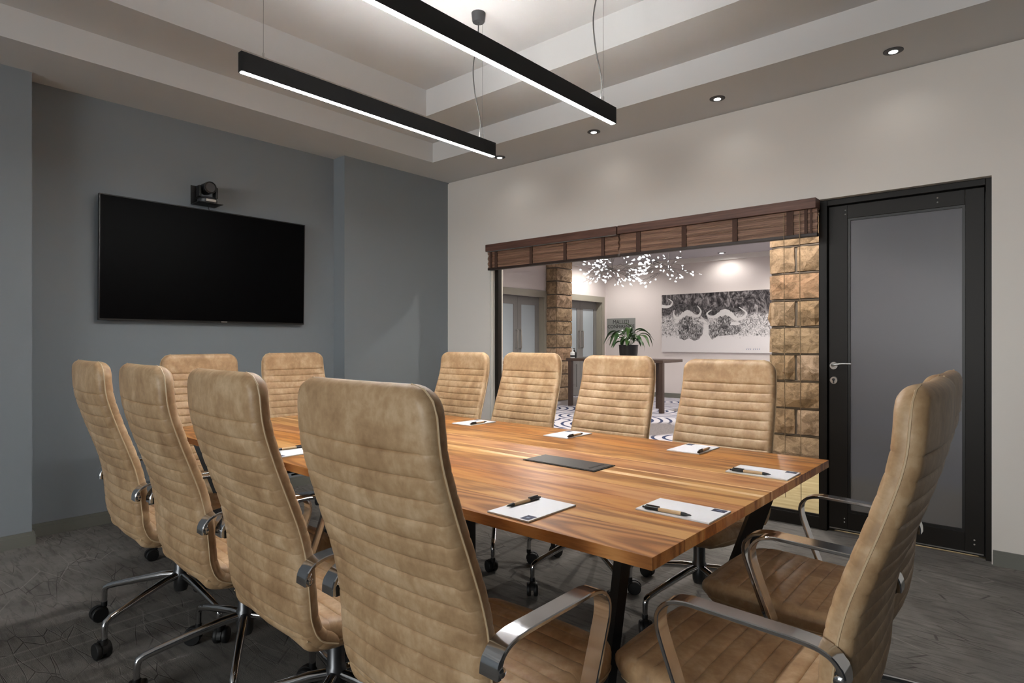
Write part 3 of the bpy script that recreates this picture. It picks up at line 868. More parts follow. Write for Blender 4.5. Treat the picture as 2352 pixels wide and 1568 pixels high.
def ribbon(path, wd):
    P = catmull([(x, y, 0) for x, y in path], 6)
    n = len(P); L_, R_ = [], []
    for i, p in enumerate(P):
        t_ = (P[min(i + 1, n - 1)] - P[max(i - 1, 0)]).normalized()
        q = i / (n - 1)
        w_ = wd * (1 - 0.85 * q)
        L_.append((p.x - t_.y * w_, p.y + t_.x * w_)); R_.append((p.x + t_.y * w_, p.y - t_.x * w_))
    return L_ + R_[::-1]
paint_poly('painted_shadow', [(330, 400), (640, 380), (760, 420), (860, 400), (960, 470), (1040, 560), (1060, 700), (960, 650), (900, 560), (760, 520), (600, 520), (400, 560)], 'hide_dark')
paint_poly('painted_shadow', [(1040, 520), (1150, 440), (1400, 440), (1600, 470), (1700, 520), (1500, 560), (1300, 560), (1150, 610), (1060, 620)], 'hide_dark')
paint_poly('painted_body', [(500, 740), (760, 760), (900, 800), (975, 850), (960, 980), (890, 1080), (800, 1110), (700, 1060), (600, 1100), (500, 1060), (480, 900)], 'hide')
paint_poly('painted_body', [(1080, 800), (1250, 780), (1500, 790), (1660, 800), (1690, 900), (1600, 980), (1450, 1000), (1250, 1020), (1140, 1090), (1080, 980)], 'hide')
paint_poly('painted_gap', [(985, 790), (1075, 790), (1080, 980), (1120, 1100), (900, 1110), (965, 980)], 'canvas_white')
paint_poly('painted_face', blob(650, 720, 115, 150, 18, 0.08, 2), 'hide')
paint_poly('painted_face', blob(1380, 700, 125, 150, 18, 0.08, 3), 'hide')
paint_poly('painted_muzzle', blob(620, 850, 60, 40, 14, 0.1, 4), 'hide_dark')
paint_poly('painted_muzzle', blob(1380, 840, 70, 40, 14, 0.1, 5), 'hide_dark')
paint_poly('painted_ear', [(480, 690), (420, 700), (390, 745), (440, 770), (500, 740)], 'canvas_white')
paint_poly('painted_ear', [(900, 680), (980, 690), (1055, 750), (1040, 780), (960, 740), (880, 720)], 'canvas_white')
paint_poly('painted_ear', [(1500, 740), (1620, 740), (1680, 780), (1600, 810), (1480, 800)], 'canvas_white')
paint_poly('painted_horn', ribbon([(600, 560), (520, 650), (430, 660), (385, 590), (395, 500)], 42), 'canvas_white')
paint_poly('painted_horn', ribbon([(720, 560), (800, 620), (890, 610), (930, 520), (860, 420)], 42), 'canvas_white')
paint_poly('painted_horn', ribbon([(1290, 580), (1200, 640), (1090, 630), (1050, 570), (1140, 500)], 42), 'canvas_white')
paint_poly('painted_horn', ribbon([(1470, 560), (1580, 680), (1710, 660), (1770, 560), (1640, 450)], 46), 'canvas_white')
paint_poly('painted_horn', ribbon([(135, 430), (230, 440), (320, 420), (355, 340), (260, 280)], 34), 'canvas_white')
paint_poly('painted_boss', [(560, 620), (600, 530), (660, 500), (720, 515), (770, 600), (720, 640), (650, 610), (600, 650)], 'canvas_white')
paint_poly('painted_boss', [(1250, 600), (1300, 510), (1390, 485), (1470, 510), (1530, 600), (1470, 640), (1400, 600), (1330, 640)], 'canvas_white')
for cx_, cy_ in ((605, 680), (700, 680), (1320, 660), (1440, 660)):
    paint_poly('painted_eye', blob(cx_, cy_, 16, 12, 8), 'sign_text')
for k in range(7):
    x = 1770 + k * 33 + (20 if k > 2 else 0)
    paint_poly('signature_stroke', [(x, 1275), (x + 18, 1262), (x + 22, 1268), (x + 8, 1290)], 'logo_pale')

# lobby recessed lights, mostly added fill
def downlight(name, label, x, y, z, r, led, watts, spot=True, size=2.2, group=None, color=(1, 0.95, 0.89), blend=0.6):
    t_ = thing(name, label, 'light', (x, y, z), group=group)
    MB().lathe([(r, -0.006), (r * 1.32, -0.003), (r * 1.32, 0.0), (r, 0.0)], 24).build('trim_ring', 'canopy', t_, True)
    MB().lathe([(r * 0.99, -0.0035), (r * 0.95, -0.001)], 24).build('baffle', 'canopy', t_, True)
    MB().lathe([(r * 0.6, -0.008), (r * 0.6, -0.0045)], 20).build('lamp', led, t_)
    if watts:
        L = bpy.data.lights.new(name + '_light', 'SPOT')
        L.energy = watts; L.spot_size = size; L.spot_blend = blend; L.shadow_soft_size = r * 0.6; L.color = color
        o = bpy.data.objects.new(name + '_light', L)
        C.objects.link(o); o.parent = t_; o.location = (0, 0, -0.012)
    return t_
for i, (x, y) in enumerate(((-4.72, 11.62), (-6.9, 10.9), (-2.6, 11.3), (-5.6, 7.0), (-3.2, 9.6), (-1.9, 5.45), (-0.6, 9.2), (-3.6, 5.6))):  # all but the first are lamps added to brighten the lobby
    downlight('ceiling_downlight', ['bright recessed light in the lobby ceiling above the painting', 'added fill light in lobby by the slim stone pier', 'added fill light in lobby on the sandstone pillar side of the painting', 'added fill light in lobby before the left double door', 'added fill light in lobby between chandeliers and painting', 'added fill light in lobby near the sandstone block pillar', 'added fill light in lobby far past the frosted door', 'added fill light in lobby just outside the window'][i], x, y, LZ, 0.06, 'led_lobby', LOBBY_W * (0.12, 0.45, 1, 1, 1, 0.75, 1, 0.8)[i], size=2.95, group='recessed lobby lights', color=(1, 0.93, 0.88))

# branching chandeliers
def chandelier(label, x, y, z, rad, n, seed):
    r_ = random.Random(seed)
    t_ = thing('branch_chandelier', label, 'chandelier', (x, y, z))
    MB().lathe([(0.004, 0), (0.004, LZ - z - 0.02), (0.05, LZ - z - 0.02), (0.05, LZ - z)], 10).build('stem', 'branch', t_, True)
    bm = bmesh.new(); bmesh.ops.create_uvsphere(bm, u_segments=12, v_segments=8, radius=0.03)
    MB().bm(bm).build('hub', 'branch', t_, True)
    br = MB(); tips = []
    for i in range(n // 4):
        ph = r_.uniform(0, 2 * PI); el = r_.uniform(-0.55, 0.45)
        L = rad * r_.uniform(0.45, 0.75)
        d0 = Vector((math.cos(ph) * math.cos(el), math.sin(ph) * math.cos(el), math.sin(el)))
        p1 = d0 * L
        br.tube([(0, 0, 0), tuple(p1)], 0.0028, 5)
        for j in range(4):
            dd = (d0 + Vector((r_.uniform(-.8, .8), r_.uniform(-.8, .8), r_.uniform(-.7, .5)))).normalized()
            s_ = p1 * r_.uniform(0.55, 1.0)
            p2 = s_ + dd * rad * r_.uniform(0.2, 0.42)
            br.tube([tuple(s_), tuple(p2)], 0.002, 4)
            tips.append((p2, dd))
    o = br.build('branches', 'branch', t_, True)
    lm = None
    for p2, dd in tips:
        if lm is None:
            b = MB()
            pr = [(0.001, 0.0), (0.007, 0.009), (0.0135, 0.021), (0.0145, 0.031), (0.009, 0.04)]
            vs_ = [(-w_, 0.002 * s, h_) for s in (-1, 1) for w_, h_ in pr] + [(w_, 0.002 * s, h_) for s in (-1, 1) for w_, h_ in pr]
            fs = []
            for s in (0, 5):
                for i in range(4):
                    fs.append((s + i, s + i + 1, s + i + 11, s + i + 10))
            fs += [(i, i + 1, i + 6, i + 5) for i in range(4)] + [(10 + i, 11 + i, 16 + i, 15 + i) for i in range(4)] + [(4, 9, 19, 14), (0, 5, 15, 10)]
            lm = b.add(vs_, fs).build('light_leaf', 'leaf_light', t_)
            q = lm
        else:
            q = link_copy(lm, t_)
        q.location = p2
        q.rotation_euler = dd.to_track_quat('Z', 'Y').to_euler()
        q.rotation_euler.rotate_axis('Z', r_.uniform(0, PI))
        s_ = r_.uniform(0.8, 1.25)
        q.scale = (s_, s_, s_)
    return t_
chandelier('dense branching chandelier with glowing leaf lights above lily', -4.96, 8.0, 2.30, 0.50, 132, 11)
chandelier('airier branching chandelier with glowing leaf lights over painting', -4.02, 8.0, 2.26, 0.48, 84, 23)

# ================================================================ ROOM: screen and conference camera
tv = thing('television', 'large black wall mounted flat screen that is switched off', 'television', (-4.66, 1.925, 1.75))
TW, TH = 1.452, 0.822
tilt = Matrix.Rotation(R(1.2), 4, 'Y')
def tvp(name, mat, x0, x1, y0, y1, z0, z1, bev=0.0, sm=False):
    return MB().box(x0, x1, y0, y1, z0, z1, bev, mat=Matrix.Translation((0.065, 0, 0)) @ tilt).build(name, mat, tv)
tvp('housing', 'tv_bezel', -0.03, -0.004, -TW / 2, TW / 2, -TH / 2, TH / 2, 0.003)
tvp('screen', 'tv_screen', -0.004, -0.0015, -TW / 2 + 0.006, TW / 2 - 0.006, -TH / 2 + 0.012, TH / 2 - 0.006)
bz = MB()
for a in ((-TW / 2, -TW / 2 + 0.006, -TH / 2, TH / 2), (TW / 2 - 0.006, TW / 2, -TH / 2, TH / 2), (-TW / 2 + 0.006, TW / 2 - 0.006, TH / 2 - 0.006, TH / 2), (-TW / 2 + 0.006, TW / 2 - 0.006, -TH / 2, -TH / 2 + 0.012)):
    bz.box(-0.004, 0.001, a[0], a[1], a[2], a[3], mat=Matrix.Translation((0.065, 0, 0)) @ tilt)
bz.build('bezel', 'tv_bezel', tv)
tvp('badge', 'screw', 0.001, 0.0025, 0.055, 0.098, -TH / 2 + 0.004, -TH / 2 + 0.009)
MB().box(0, 0.04, -0.25, 0.25, -0.2, 0.2).build('wall_mount', 'black_metal', tv)

cm = thing('conference_camera', 'small black pan tilt camera on bracket above the screen', 'camera', (-4.66, 1.87, 2.2))
b = MB().box(0, 0.006, -0.085, -0.02, 0.0, 0.135)
b.box(0, 0.15, -0.085, 0.085, -0.004, 0.0)
b.build('bracket', 'black_metal', cm)
MB().lathe([(0.062, 0), (0.066, 0.006), (0.066, 0.028), (0.056, 0.036), (0.05, 0.046)], 24, (0.08, 0, 0.0)).build('base', 'dark_plastic', cm, True)
MB().box(0.14, 0.148, -0.035, 0.035, 0.008, 0.026, 0.003).build('front_badge', 'steel', cm)
for s in (-1, 1):
    MB().box(0.045, 0.105, s * 0.058 - 0.009, s * 0.058 + 0.009, 0.044, 0.125, 0.006).build('yoke_arm', 'black_plastic', cm, True)
hd = MB().lathe([(0.030, -0.055), (0.042, -0.045), (0.043, 0.045), (0.040, 0.055), (0.034, 0.057), (0.033, 0.048)], 24, mat=Matrix.Translation((0.085, 0, 0.112)) @ Matrix.Rotation(R(90), 4, 'Y')).build('head', 'black_plastic', cm, True)
MB().lathe([(0.033, 0.048), (0.020, 0.047), (0.012, 0.044)], 24, mat=Matrix.Translation((0.085, 0, 0.112)) @ Matrix.Rotation(R(90), 4, 'Y')).build('lens', 'tv_screen', hd, True)
MB().lathe([(0.0435, 0.046), (0.0435, 0.051)], 24, mat=Matrix.Translation((0.085, 0, 0.112)) @ Matrix.Rotation(R(90), 4, 'Y')).build('lens_ring', 'canopy', hd, True)
MB().tube(catmull([(0.06, 0.01, -0.004), (0.03, 0.03, -0.02), (0.02, 0.045, -0.045), (0.025, 0.05, -0.07)], 5), 0.003, 6).build('cable', 'black_plastic', cm, True)

# ---------------------------------------------------------------- pendants
def pendant(label, x, y0, y1):
    zb, zt = 2.336, 2.42
    t_ = thing('linear_pendant', label, 'pendant light', (x, (y0 + y1) / 2, zb), group='black linear pendants')
    hy = (y1 - y0) / 2
    b = MB()
    w_ = 0.0145; hh = zt - zb
    b.box(-w_, -w_ + 0.003, -hy, hy, 0.0, hh); b.box(w_ - 0.003, w_, -hy, hy, 0.0, hh); b.box(-w_ + 0.003, w_ - 0.003, -hy, hy, 0.02, hh - 0.02)
    b.build('housing', 'pendant_black', t_)
    for s in (-1, 1):
        b = MB(); ya, yb = sorted((s * hy, s * (hy + 0.003))); b.box(-w_, w_, ya, yb, 0.0, hh); b.build('end_cap', 'pendant_black', t_)
    MB().box(-w_ + 0.003, w_ - 0.003, -hy + 0.004, hy - 0.004, -0.0015, 0.012).build('diffuser', 'diffuser', t_)
    MB().box(-w_ + 0.004, w_ - 0.004, -hy + 0.05, hy - 0.05, hh - 0.016, hh - 0.010).build('uplight_diffuser', 'uplight', t_)
    ct = Z2 - zb
    for s in (-1, 1):
        yy = s * (hy - 0.10)
        MB().tube([(0, yy, hh - 0.01), (0, yy, ct)], 0.0011, 5).build('suspension_wire', 'wire', t_)
        MB().lathe([(0.005, hh - 0.02), (0.005, hh + 0.03)], 8, (0, yy, 0)).build('wire_grip', 'steel', t_, True)
    yc = hy - 0.13
    MB().tube(catmull([(0.0, yc, hh - 0.01), (0.006, yc + 0.004, hh + 0.10), (-0.012, yc - 0.022, hh + 0.26), (-0.02, yc - 0.03, hh + 0.42), (0.0, yc - 0.012, hh + 0.58), (0.0, yc - 0.005, ct - 0.04)], 8), 0.0036, 6).build('power_cable', 'cable', t_, True)
    MB().lathe([(0.034, ct - 0.055), (0.037, ct - 0.05), (0.042, ct - 0.003), (0.042, ct)], 24, (0.0, yc - 0.005, 0)).build('ceiling_canopy', 'canopy', t_, True)
    return t_
pendant('slim black linear pendant hanging nearer the screen wall', -2.545, 1.174, 2.742)
pendant('slim black linear pendant hanging nearer the frosted glass door', -1.69, 1.174, 2.742)

for x in (-3.529, -2.564, -1.603, -0.616, 0.36):
    lab = {-3.529: 'recessed downlight in the bulkhead corner nearest the screen wall', -2.564: 'recessed downlight second from the screen wall',
           -1.603: 'recessed downlight third from the screen wall', -0.616: 'recessed downlight in bulkhead above the bronze door', 0.36: 'recessed downlight in bulkhead past the bronze door'}[x]
    downlight('ceiling_downlight', lab, x, 3.876, ZC, 0.037, 'led', SPOT_W, size=2.6, group='bulkhead downlights', blend=1.0)
for x, lab in ((-3.0, 'added fill downlight opposite the glazed wall, at the screen end'), (-1.6, 'added fill downlight opposite the glazed wall, at mid table'), (-0.2, 'added fill downlight opposite the glazed wall, at the door end')):
    downlight('ceiling_downlight', lab, x, -6.7, ZC, 0.032, 'led', SPOT_W, size=2.6, group='added fill downlights opposite the glass', blend=1.0)  # unseen lamps added to fill the near side of the room

# ================================================================ TABLE
TX0, TX1, TY0, TY1, TZ, TT = -3.43, -0.612, 1.144, 2.532, 0.75, 0.028
tb = thing('conference_table', 'long solid wood conference table with black splayed steel legs', 'table', ((TX0 + TX1) / 2, (TY0 + TY1) / 2, 0))
tp = tb.location
PL = [(1.144, 1.298, 'e'), (1.298, 1.40, 'b'), (1.40, 1.535, 'd'), (1.535, 1.66, 'c'), (1.66, 1.795, 'b'), (1.795, 1.826, 'p'), (1.826, 1.880, 'b'), (1.880, 1.892, 'p'),
      (1.892, 2.036, 'c'), (2.036, 2.043, 'p'), (2.043, 2.16, 'b'), (2.16, 2.285, 'a'), (2.285, 2.41, 'd'), (2.41, 2.532, 'a')]
for ya, yb, wk in PL:
    b = MB()
    g_ = 0.0003
    b.box(-(TX1 - TX0) / 2, (TX1 - TX0) / 2, ya - (ya + yb) / 2 + g_, yb - (ya + yb) / 2 - g_, -TT, 0, 0.0008)
    b.build('plank', WOODS[wk], tb, loc=(0, (ya + yb) / 2 - tp.y, TZ))
MB().box(TX0 + 0.25 - tp.x, TX1 - 0.25 - tp.x, -0.45, 0.45, TZ - TT - 0.03, TZ - TT).build('under_frame', 'black_metal', tb)
for sx in (-1, 1):
    for sy in (-1, 1):
        cx_ = sx * ((TX1 - TX0) / 2 - 0.152); cy_ = sy * ((TY1 - TY0) / 2 - 0.145)
        tx, ty = cx_ - sx * 0.202, cy_ - sy * 0.202
        b = MB()
        a = Vector((sx, sy, 0)).normalized(); n_ = Vector((-sy * sx * sx, sx * sy * sy, 0))
        n_ = Vector((-a.y, a.x, 0))
        vs_ = []
        for (px_, py_, z) in ((tx, ty, 0.0), (cx_, cy_, TZ - TT)):
            for da, dn in ((-0.036, -0.011), (0.036, -0.011), (0.036, 0.011), (-0.036, 0.011)):
                q = Vector((px_, py_, z)) + a * da + n_ * dn
                vs_.append(tuple(q))
        b.add(vs_, [(3, 2, 1, 0), (4, 5, 6, 7), (0, 1, 5, 4), (1, 2, 6, 5), (2, 3, 7, 6), (3, 0, 4, 7)])
        b.build('leg', 'black_metal', tb)
        ang = math.atan2(a.y, a.x)
        MB().box(-0.07, 0.06, -0.04, 0.04, -0.008, 0, mat=Matrix.Translation((cx_, cy_, TZ - TT)) @ Matrix.Rotation(ang, 4, 'Z')).build('mounting_plate', 'dark_plastic', tb)
MB().box(-0.06, 0.06, -0.04, 0.04, 0.0, TZ - TT - 0.03, 0.002, mat=Matrix.Translation((-2.02 - tp.x, 1.95 - tp.y, 0))).build('cable_duct', 'black_metal', tb)
ht = thing('power_hatch', 'flush black power hatch set into the tabletop', 'power hatch', (-1.324, 1.83, TZ))
MB().box(-0.161, 0.161, -0.0685, 0.0685, 0, 0.003, 0.001).build('hatch_frame', 'hatch_dark', ht)
MB().box(-0.155, 0.155, -0.063, 0.063, 0.003, 0.0045, 0.0005).build('hatch_lid', 'hatch', ht)
MB().box(0.118, 0.128, -0.04, 0.046, 0.0045, 0.0052).build('finger_slot', 'hatch_dark', ht)

# notepads and pens
PADS = [(-1.03, 1.262, 90, 'white notepad with navy corner, in front of the chair nearest the door end', (-1.080, 1.214, -1.072, 1.348), 'se'),
        (-0.719, 1.512, 0, 'white notepad at the door end of the table, near the camera side chairs', (-0.805, 1.452, -0.670, 1.457), 'se'),
        (-0.722, 2.131, 0, 'white notepad at the door end of the table, nearer the glass', (-0.812, 2.070, -0.678, 2.080), 'se'),
        (-1.098, 2.407, 90, 'white notepad before the glass side chair closest to the bronze door', (-1.033, 2.305, -1.041, 2.443), 'nw'),
        (-1.721, 2.379, 90, 'white notepad before the second glass side chair from the bronze door', (-1.655, 2.285, -1.665, 2.425), 'nw'),
        (-2.365, 2.388, 90, 'white notepad before the third glass side chair from the bronze door', (-2.300, 2.292, -2.308, 2.43), 'nw'),
        (-2.285, 1.262, 90, 'white notepad on the side away from the glass, nearer the screen', (-2.348, 1.225, -2.336, 1.358), 'se')]
for i, (x, y, a, lab, pen, corner) in enumerate(PADS):
    hx, hy = (0.102, 0.070) if a == 0 else (0.070, 0.102)
    n_ = thing('notepad', lab, 'notepad', (x, y, TZ), group='notepads on the conference table')
    MB().box(-hx, hx, -hy, hy, 0, 0.0012).build('backing_card', 'card', n_)
    MB().box(-hx, hx, -hy, hy, 0.0012, 0.0045, 0.0005).build('sheets', 'paper', n_)
    sx, sy = (1, -1) if corner == 'se' else (-1, 1)
    if a == 0: sx, sy = 1, 1
    lx, ly = (0.036, 0.026) if a == 0 else (0.028, 0.036)
    xa, xb = sorted((sx * (hx - 0.006), sx * (hx - 0.006 - lx))); ya, yb = sorted((sy * (hy - 0.006), sy * (hy - 0.006 - ly)))
    lg = MB().box(xa, xb, ya, yb, 0.0045, 0.0047).build('logo_box', 'navy', n_)
    MB().box(xa + lx * 0.3, xb - lx * 0.3, ya + ly * 0.4, yb - ly * 0.4, 0.0047, 0.0048).build('logo_mark', 'logo_pale', lg)
    x0, y0, x1, y1 = pen
    if corner == 'nw': x0, y0, x1, y1 = x0, y0, x1, y1
    L = math.hypot(x1 - x0, y1 - y0)
    p_ = thing('pen', 'kraft barrelled ballpoint with black ends on the ' + lab.split(',')[0].replace('white ', '') if False else
               ['pen with kraft barrel on the notepad nearest the table corner', 'pen with kraft barrel along the end notepad away from the glass', 'pen with kraft barrel along the end notepad nearer the glass',
                'pen on the notepad by the bronze door chair', 'pen on the second glass side notepad from the door', 'pen on the third glass side notepad from the door',
                'pen on the notepad nearer the screen'][i], 'pen', ((x0 + x1) / 2, (y0 + y1) / 2, TZ + 0.0047 + 0.005), math.atan2(y1 - y0, x1 - x0), group='pens on the notepads')
    rx = Matrix.Rotation(R(90), 4, 'Y')
    r = 0.005
    # black push end towards +x for pads seen from behind, tip at -x
    flip = Matrix.Rotation(PI, 4, 'Z') if i in (1, 2, 3, 4, 5) else Matrix.Identity(4)
    MB().lathe([(r, -L * 0.30), (r, L * 0.16)], 12, mat=flip @ rx).build('barrel', 'pen_wood', p_, True)
    MB().lathe([(0.0008, -L / 2), (0.0018, -L * 0.47), (r, -L * 0.34), (r, -L * 0.30)], 12, mat=flip @ rx).build('tip', 'pen_black', p_, True)
    MB().lathe([(r, L * 0.16), (r, L * 0.44), (r * 0.55, L * 0.45), (r * 0.55, L * 0.5)], 12, mat=flip @ rx).build('cap', 'pen_black', p_, True)
    MB().box(L * 0.14, L * 0.42, -0.0012, 0.0012, r, r + 0.003, mat=flip).build('clip', 'pen_black', p_)

# ================================================================ CHAIRS
def cushion(profile, hw_fn, thick, first, rib, k_curve, round_r, corner_r, end_r, n_rib=6, depth=0.0065, corner_end=0.0):
    """quilted pad swept along a profile in the (y, z) plane; ribs across the width"""
    P = catmull([(y, z, 0) for y, z in profile], 24)
    S = [0.0]
    for i in range(1, len(P)):
        S.append(S[-1] + (P[i] - P[i - 1]).length)
    tot = S[-1]
    def at(s):
        s = min(max(s, 0), tot)
        i = 0
        while i < len(S) - 2 and S[i + 1] < s: i += 1
        u = (s - S[i]) / max(1e-9, S[i + 1] - S[i])
        p = P[i].lerp(P[i + 1], u)
        a = P[max(i - 1, 0)]; c_ = P[min(i + 2, len(P) - 1)]
        t_ = (c_ - a).normalized()
        return p, t_
    # rib boundaries
    seams = [first]
    while seams[-1] + rib < tot - rib * 0.4: seams.append(seams[-1] + rib)
    bounds = [0.0] + seams + [tot]
    ss = []
    for i in range(len(bounds) - 1):
        a, c_ = bounds[i], bounds[i + 1]
        qs = [0, 0.03, 0.075, 0.14, 0.25, 0.42, 0.6, 0.77, 0.88, 0.94, 0.975] if i else [(k / 14) ** 1.7 for k in range(12)] + [0.86, 0.92, 0.96, 0.985]
        for q in qs:
            ss.append((a + (c_ - a) * q, i, q))
    ss.append((tot, len(bounds) - 2, 1.0))
    XS = [0, 0.035, 0.12, 0.27, 0.5, 0.73, 0.88, 0.965, 1.0]
    nf = 9
    ring_n = 0
    vs_, fs = [], []
    for s, i, q in ss:
        p, t_ = at(s)
        N = Vector((-t_.y, t_.x))              # towards the sitter
        # quilting: sharp valley at the seams
        if i == 0: bul = min(1.0, (1 - q) / 0.08) ** 0.5
        else: bul = 0.82 * min(1.0, min(q, 1 - q) / 0.17) ** 0.5 + 0.18 * math.sin(PI * q)
        if i == len(bounds) - 2 and q > 0.5: bul = 1.0
        cap = 1.0
        if s < end_r: cap = math.sqrt(max(0.02, 1 - (1 - s / end_r) ** 2))
        if tot - s < end_r: cap = min(cap, math.sqrt(max(0.02, 1 - (1 - (tot - s) / end_r) ** 2)))
        h = (thick / 2 - depth * (1 - bul)) * cap
        hw = hw_fn(s / tot)
        if corner_r and s < corner_r: hw = hw - corner_r + math.sqrt(max(0, corner_r ** 2 - (corner_r - s) ** 2))
        if corner_end and tot - s < corner_end: hw = hw - corner_end * 0.9 + 0.9 * math.sqrt(max(0, corner_end ** 2 - (corner_end - (tot - s)) ** 2))
        r = min(round_r, h * 0.98)
        hs = thick / 2 * cap                     # side keeps its full depth: only the face is quilted
        r = min(round_r, hs * 0.98)
        fac = lambda x, a=hw, rr=r, h0=h, h1=hs: h0 + (h1 - h0) * min(1.0, max(0.0, (abs(x) - (a - rr) * 0.93) / ((a - rr) * 0.07))) * 0.7
        he = fac(hw)
        r = min(r, he * 0.98)
        ring = []
        for k in range(nf):
            x_ = -(hw - r) + 2 * (hw - r) * XS[k]; ring.append((x_, fac(x_)))
        for k in range(1, 5):
            a = PI / 2 - PI / 2 * k / 4 * 1.0
            ring.append((hw - r + r * math.cos(a), he - r + r * math.sin(a)))
        for k in range(0, 5):
            a = -PI / 2 * k / 4
            ring.append((hw - r + r * math.cos(a), -he + r + r * math.sin(a)))
        for k in range(1, nf - 1):
            x_ = hw - r - 2 * (hw - r) * XS[k]; ring.append((x_, -fac(x_)))
        for k in range(0, 5):
            a = -PI / 2 - PI / 2 * k / 4
            ring.append((-(hw - r) + r * math.cos(a), -he + r + r * math.sin(a)))
        for k in range(0, 4):
            a = PI - PI / 2 * k / 4
            ring.append((-(hw - r) + r * math.cos(a), he - r + r * math.sin(a)))
        ring_n = len(ring)
        for x, nn in ring:
            off = nn + k_curve * x * x
            vs_.append((x, p.x + N.x * off, p.y + N.y * off))
    m = len(ss)
    for i in range(m - 1):
        for k in range(ring_n):
            k2 = (k + 1) % ring_n
            fs.append((i * ring_n + k, (i + 1) * ring_n + k, (i + 1) * ring_n + k2, i * ring_n + k2))
    fs.append(tuple(range(ring_n)))
    fs.append(tuple((m - 1) * ring_n + k for k in range(ring_n - 1, -1, -1)))
    # side seam lines for piping
    pip = [[], []]
    for s, i, q in ss[::3]:
        p, t_ = at(s)
        N = Vector((-t_.y, t_.x))
        hw = hw_fn(s / tot)
        if corner_r and s < corner_r: hw = hw - corner_r + math.sqrt(max(0, corner_r ** 2 - (corner_r - s) ** 2))
        if corner_end and tot - s < corner_end: hw = hw - corner_end * 0.9 + 0.9 * math.sqrt(max(0, corner_end ** 2 - (corner_end - (tot - s)) ** 2))
        for j, sg_ in enumerate((-1, 1)):
            off = k_curve * hw * hw - thick * 0.1
            pip[j].append((sg_ * (hw + 0.0005), p.x + N.x * off, p.y + N.y * off))
    return MB().add(vs_, fs), pip

BACK = [(-0.338, 1.125), (-0.337, 1.05), (-0.328, 0.98), (-0.302, 0.89), (-0.271, 0.80), (-0.245, 0.72), (-0.229, 0.64), (-0.222, 0.56), (-0.214, 0.49), (-0.188, 0.436), (-0.135, 0.408)]
def back_hw(u):
    pts = [(0, 0.221), (0.12, 0.225), (0.35, 0.232), (0.6, 0.239), (1.0, 0.240)]
    for (a, va), (b_, vb) in zip(pts, pts[1:]):
        if u <= b_: return va + (vb - va) * (u - a) / (b_ - a)
    return pts[-1][1]
SEAT = [(-0.205, 0.462), (-0.15, 0.444), (-0.05, 0.438), (0.08, 0.442), (0.18, 0.446), (0.235, 0.438), (0.268, 0.415), (0.275, 0.398)]
def seat_hw(u):
    return 0.227 + 0.010 * math.sin(PI * min(1, u * 1.1))

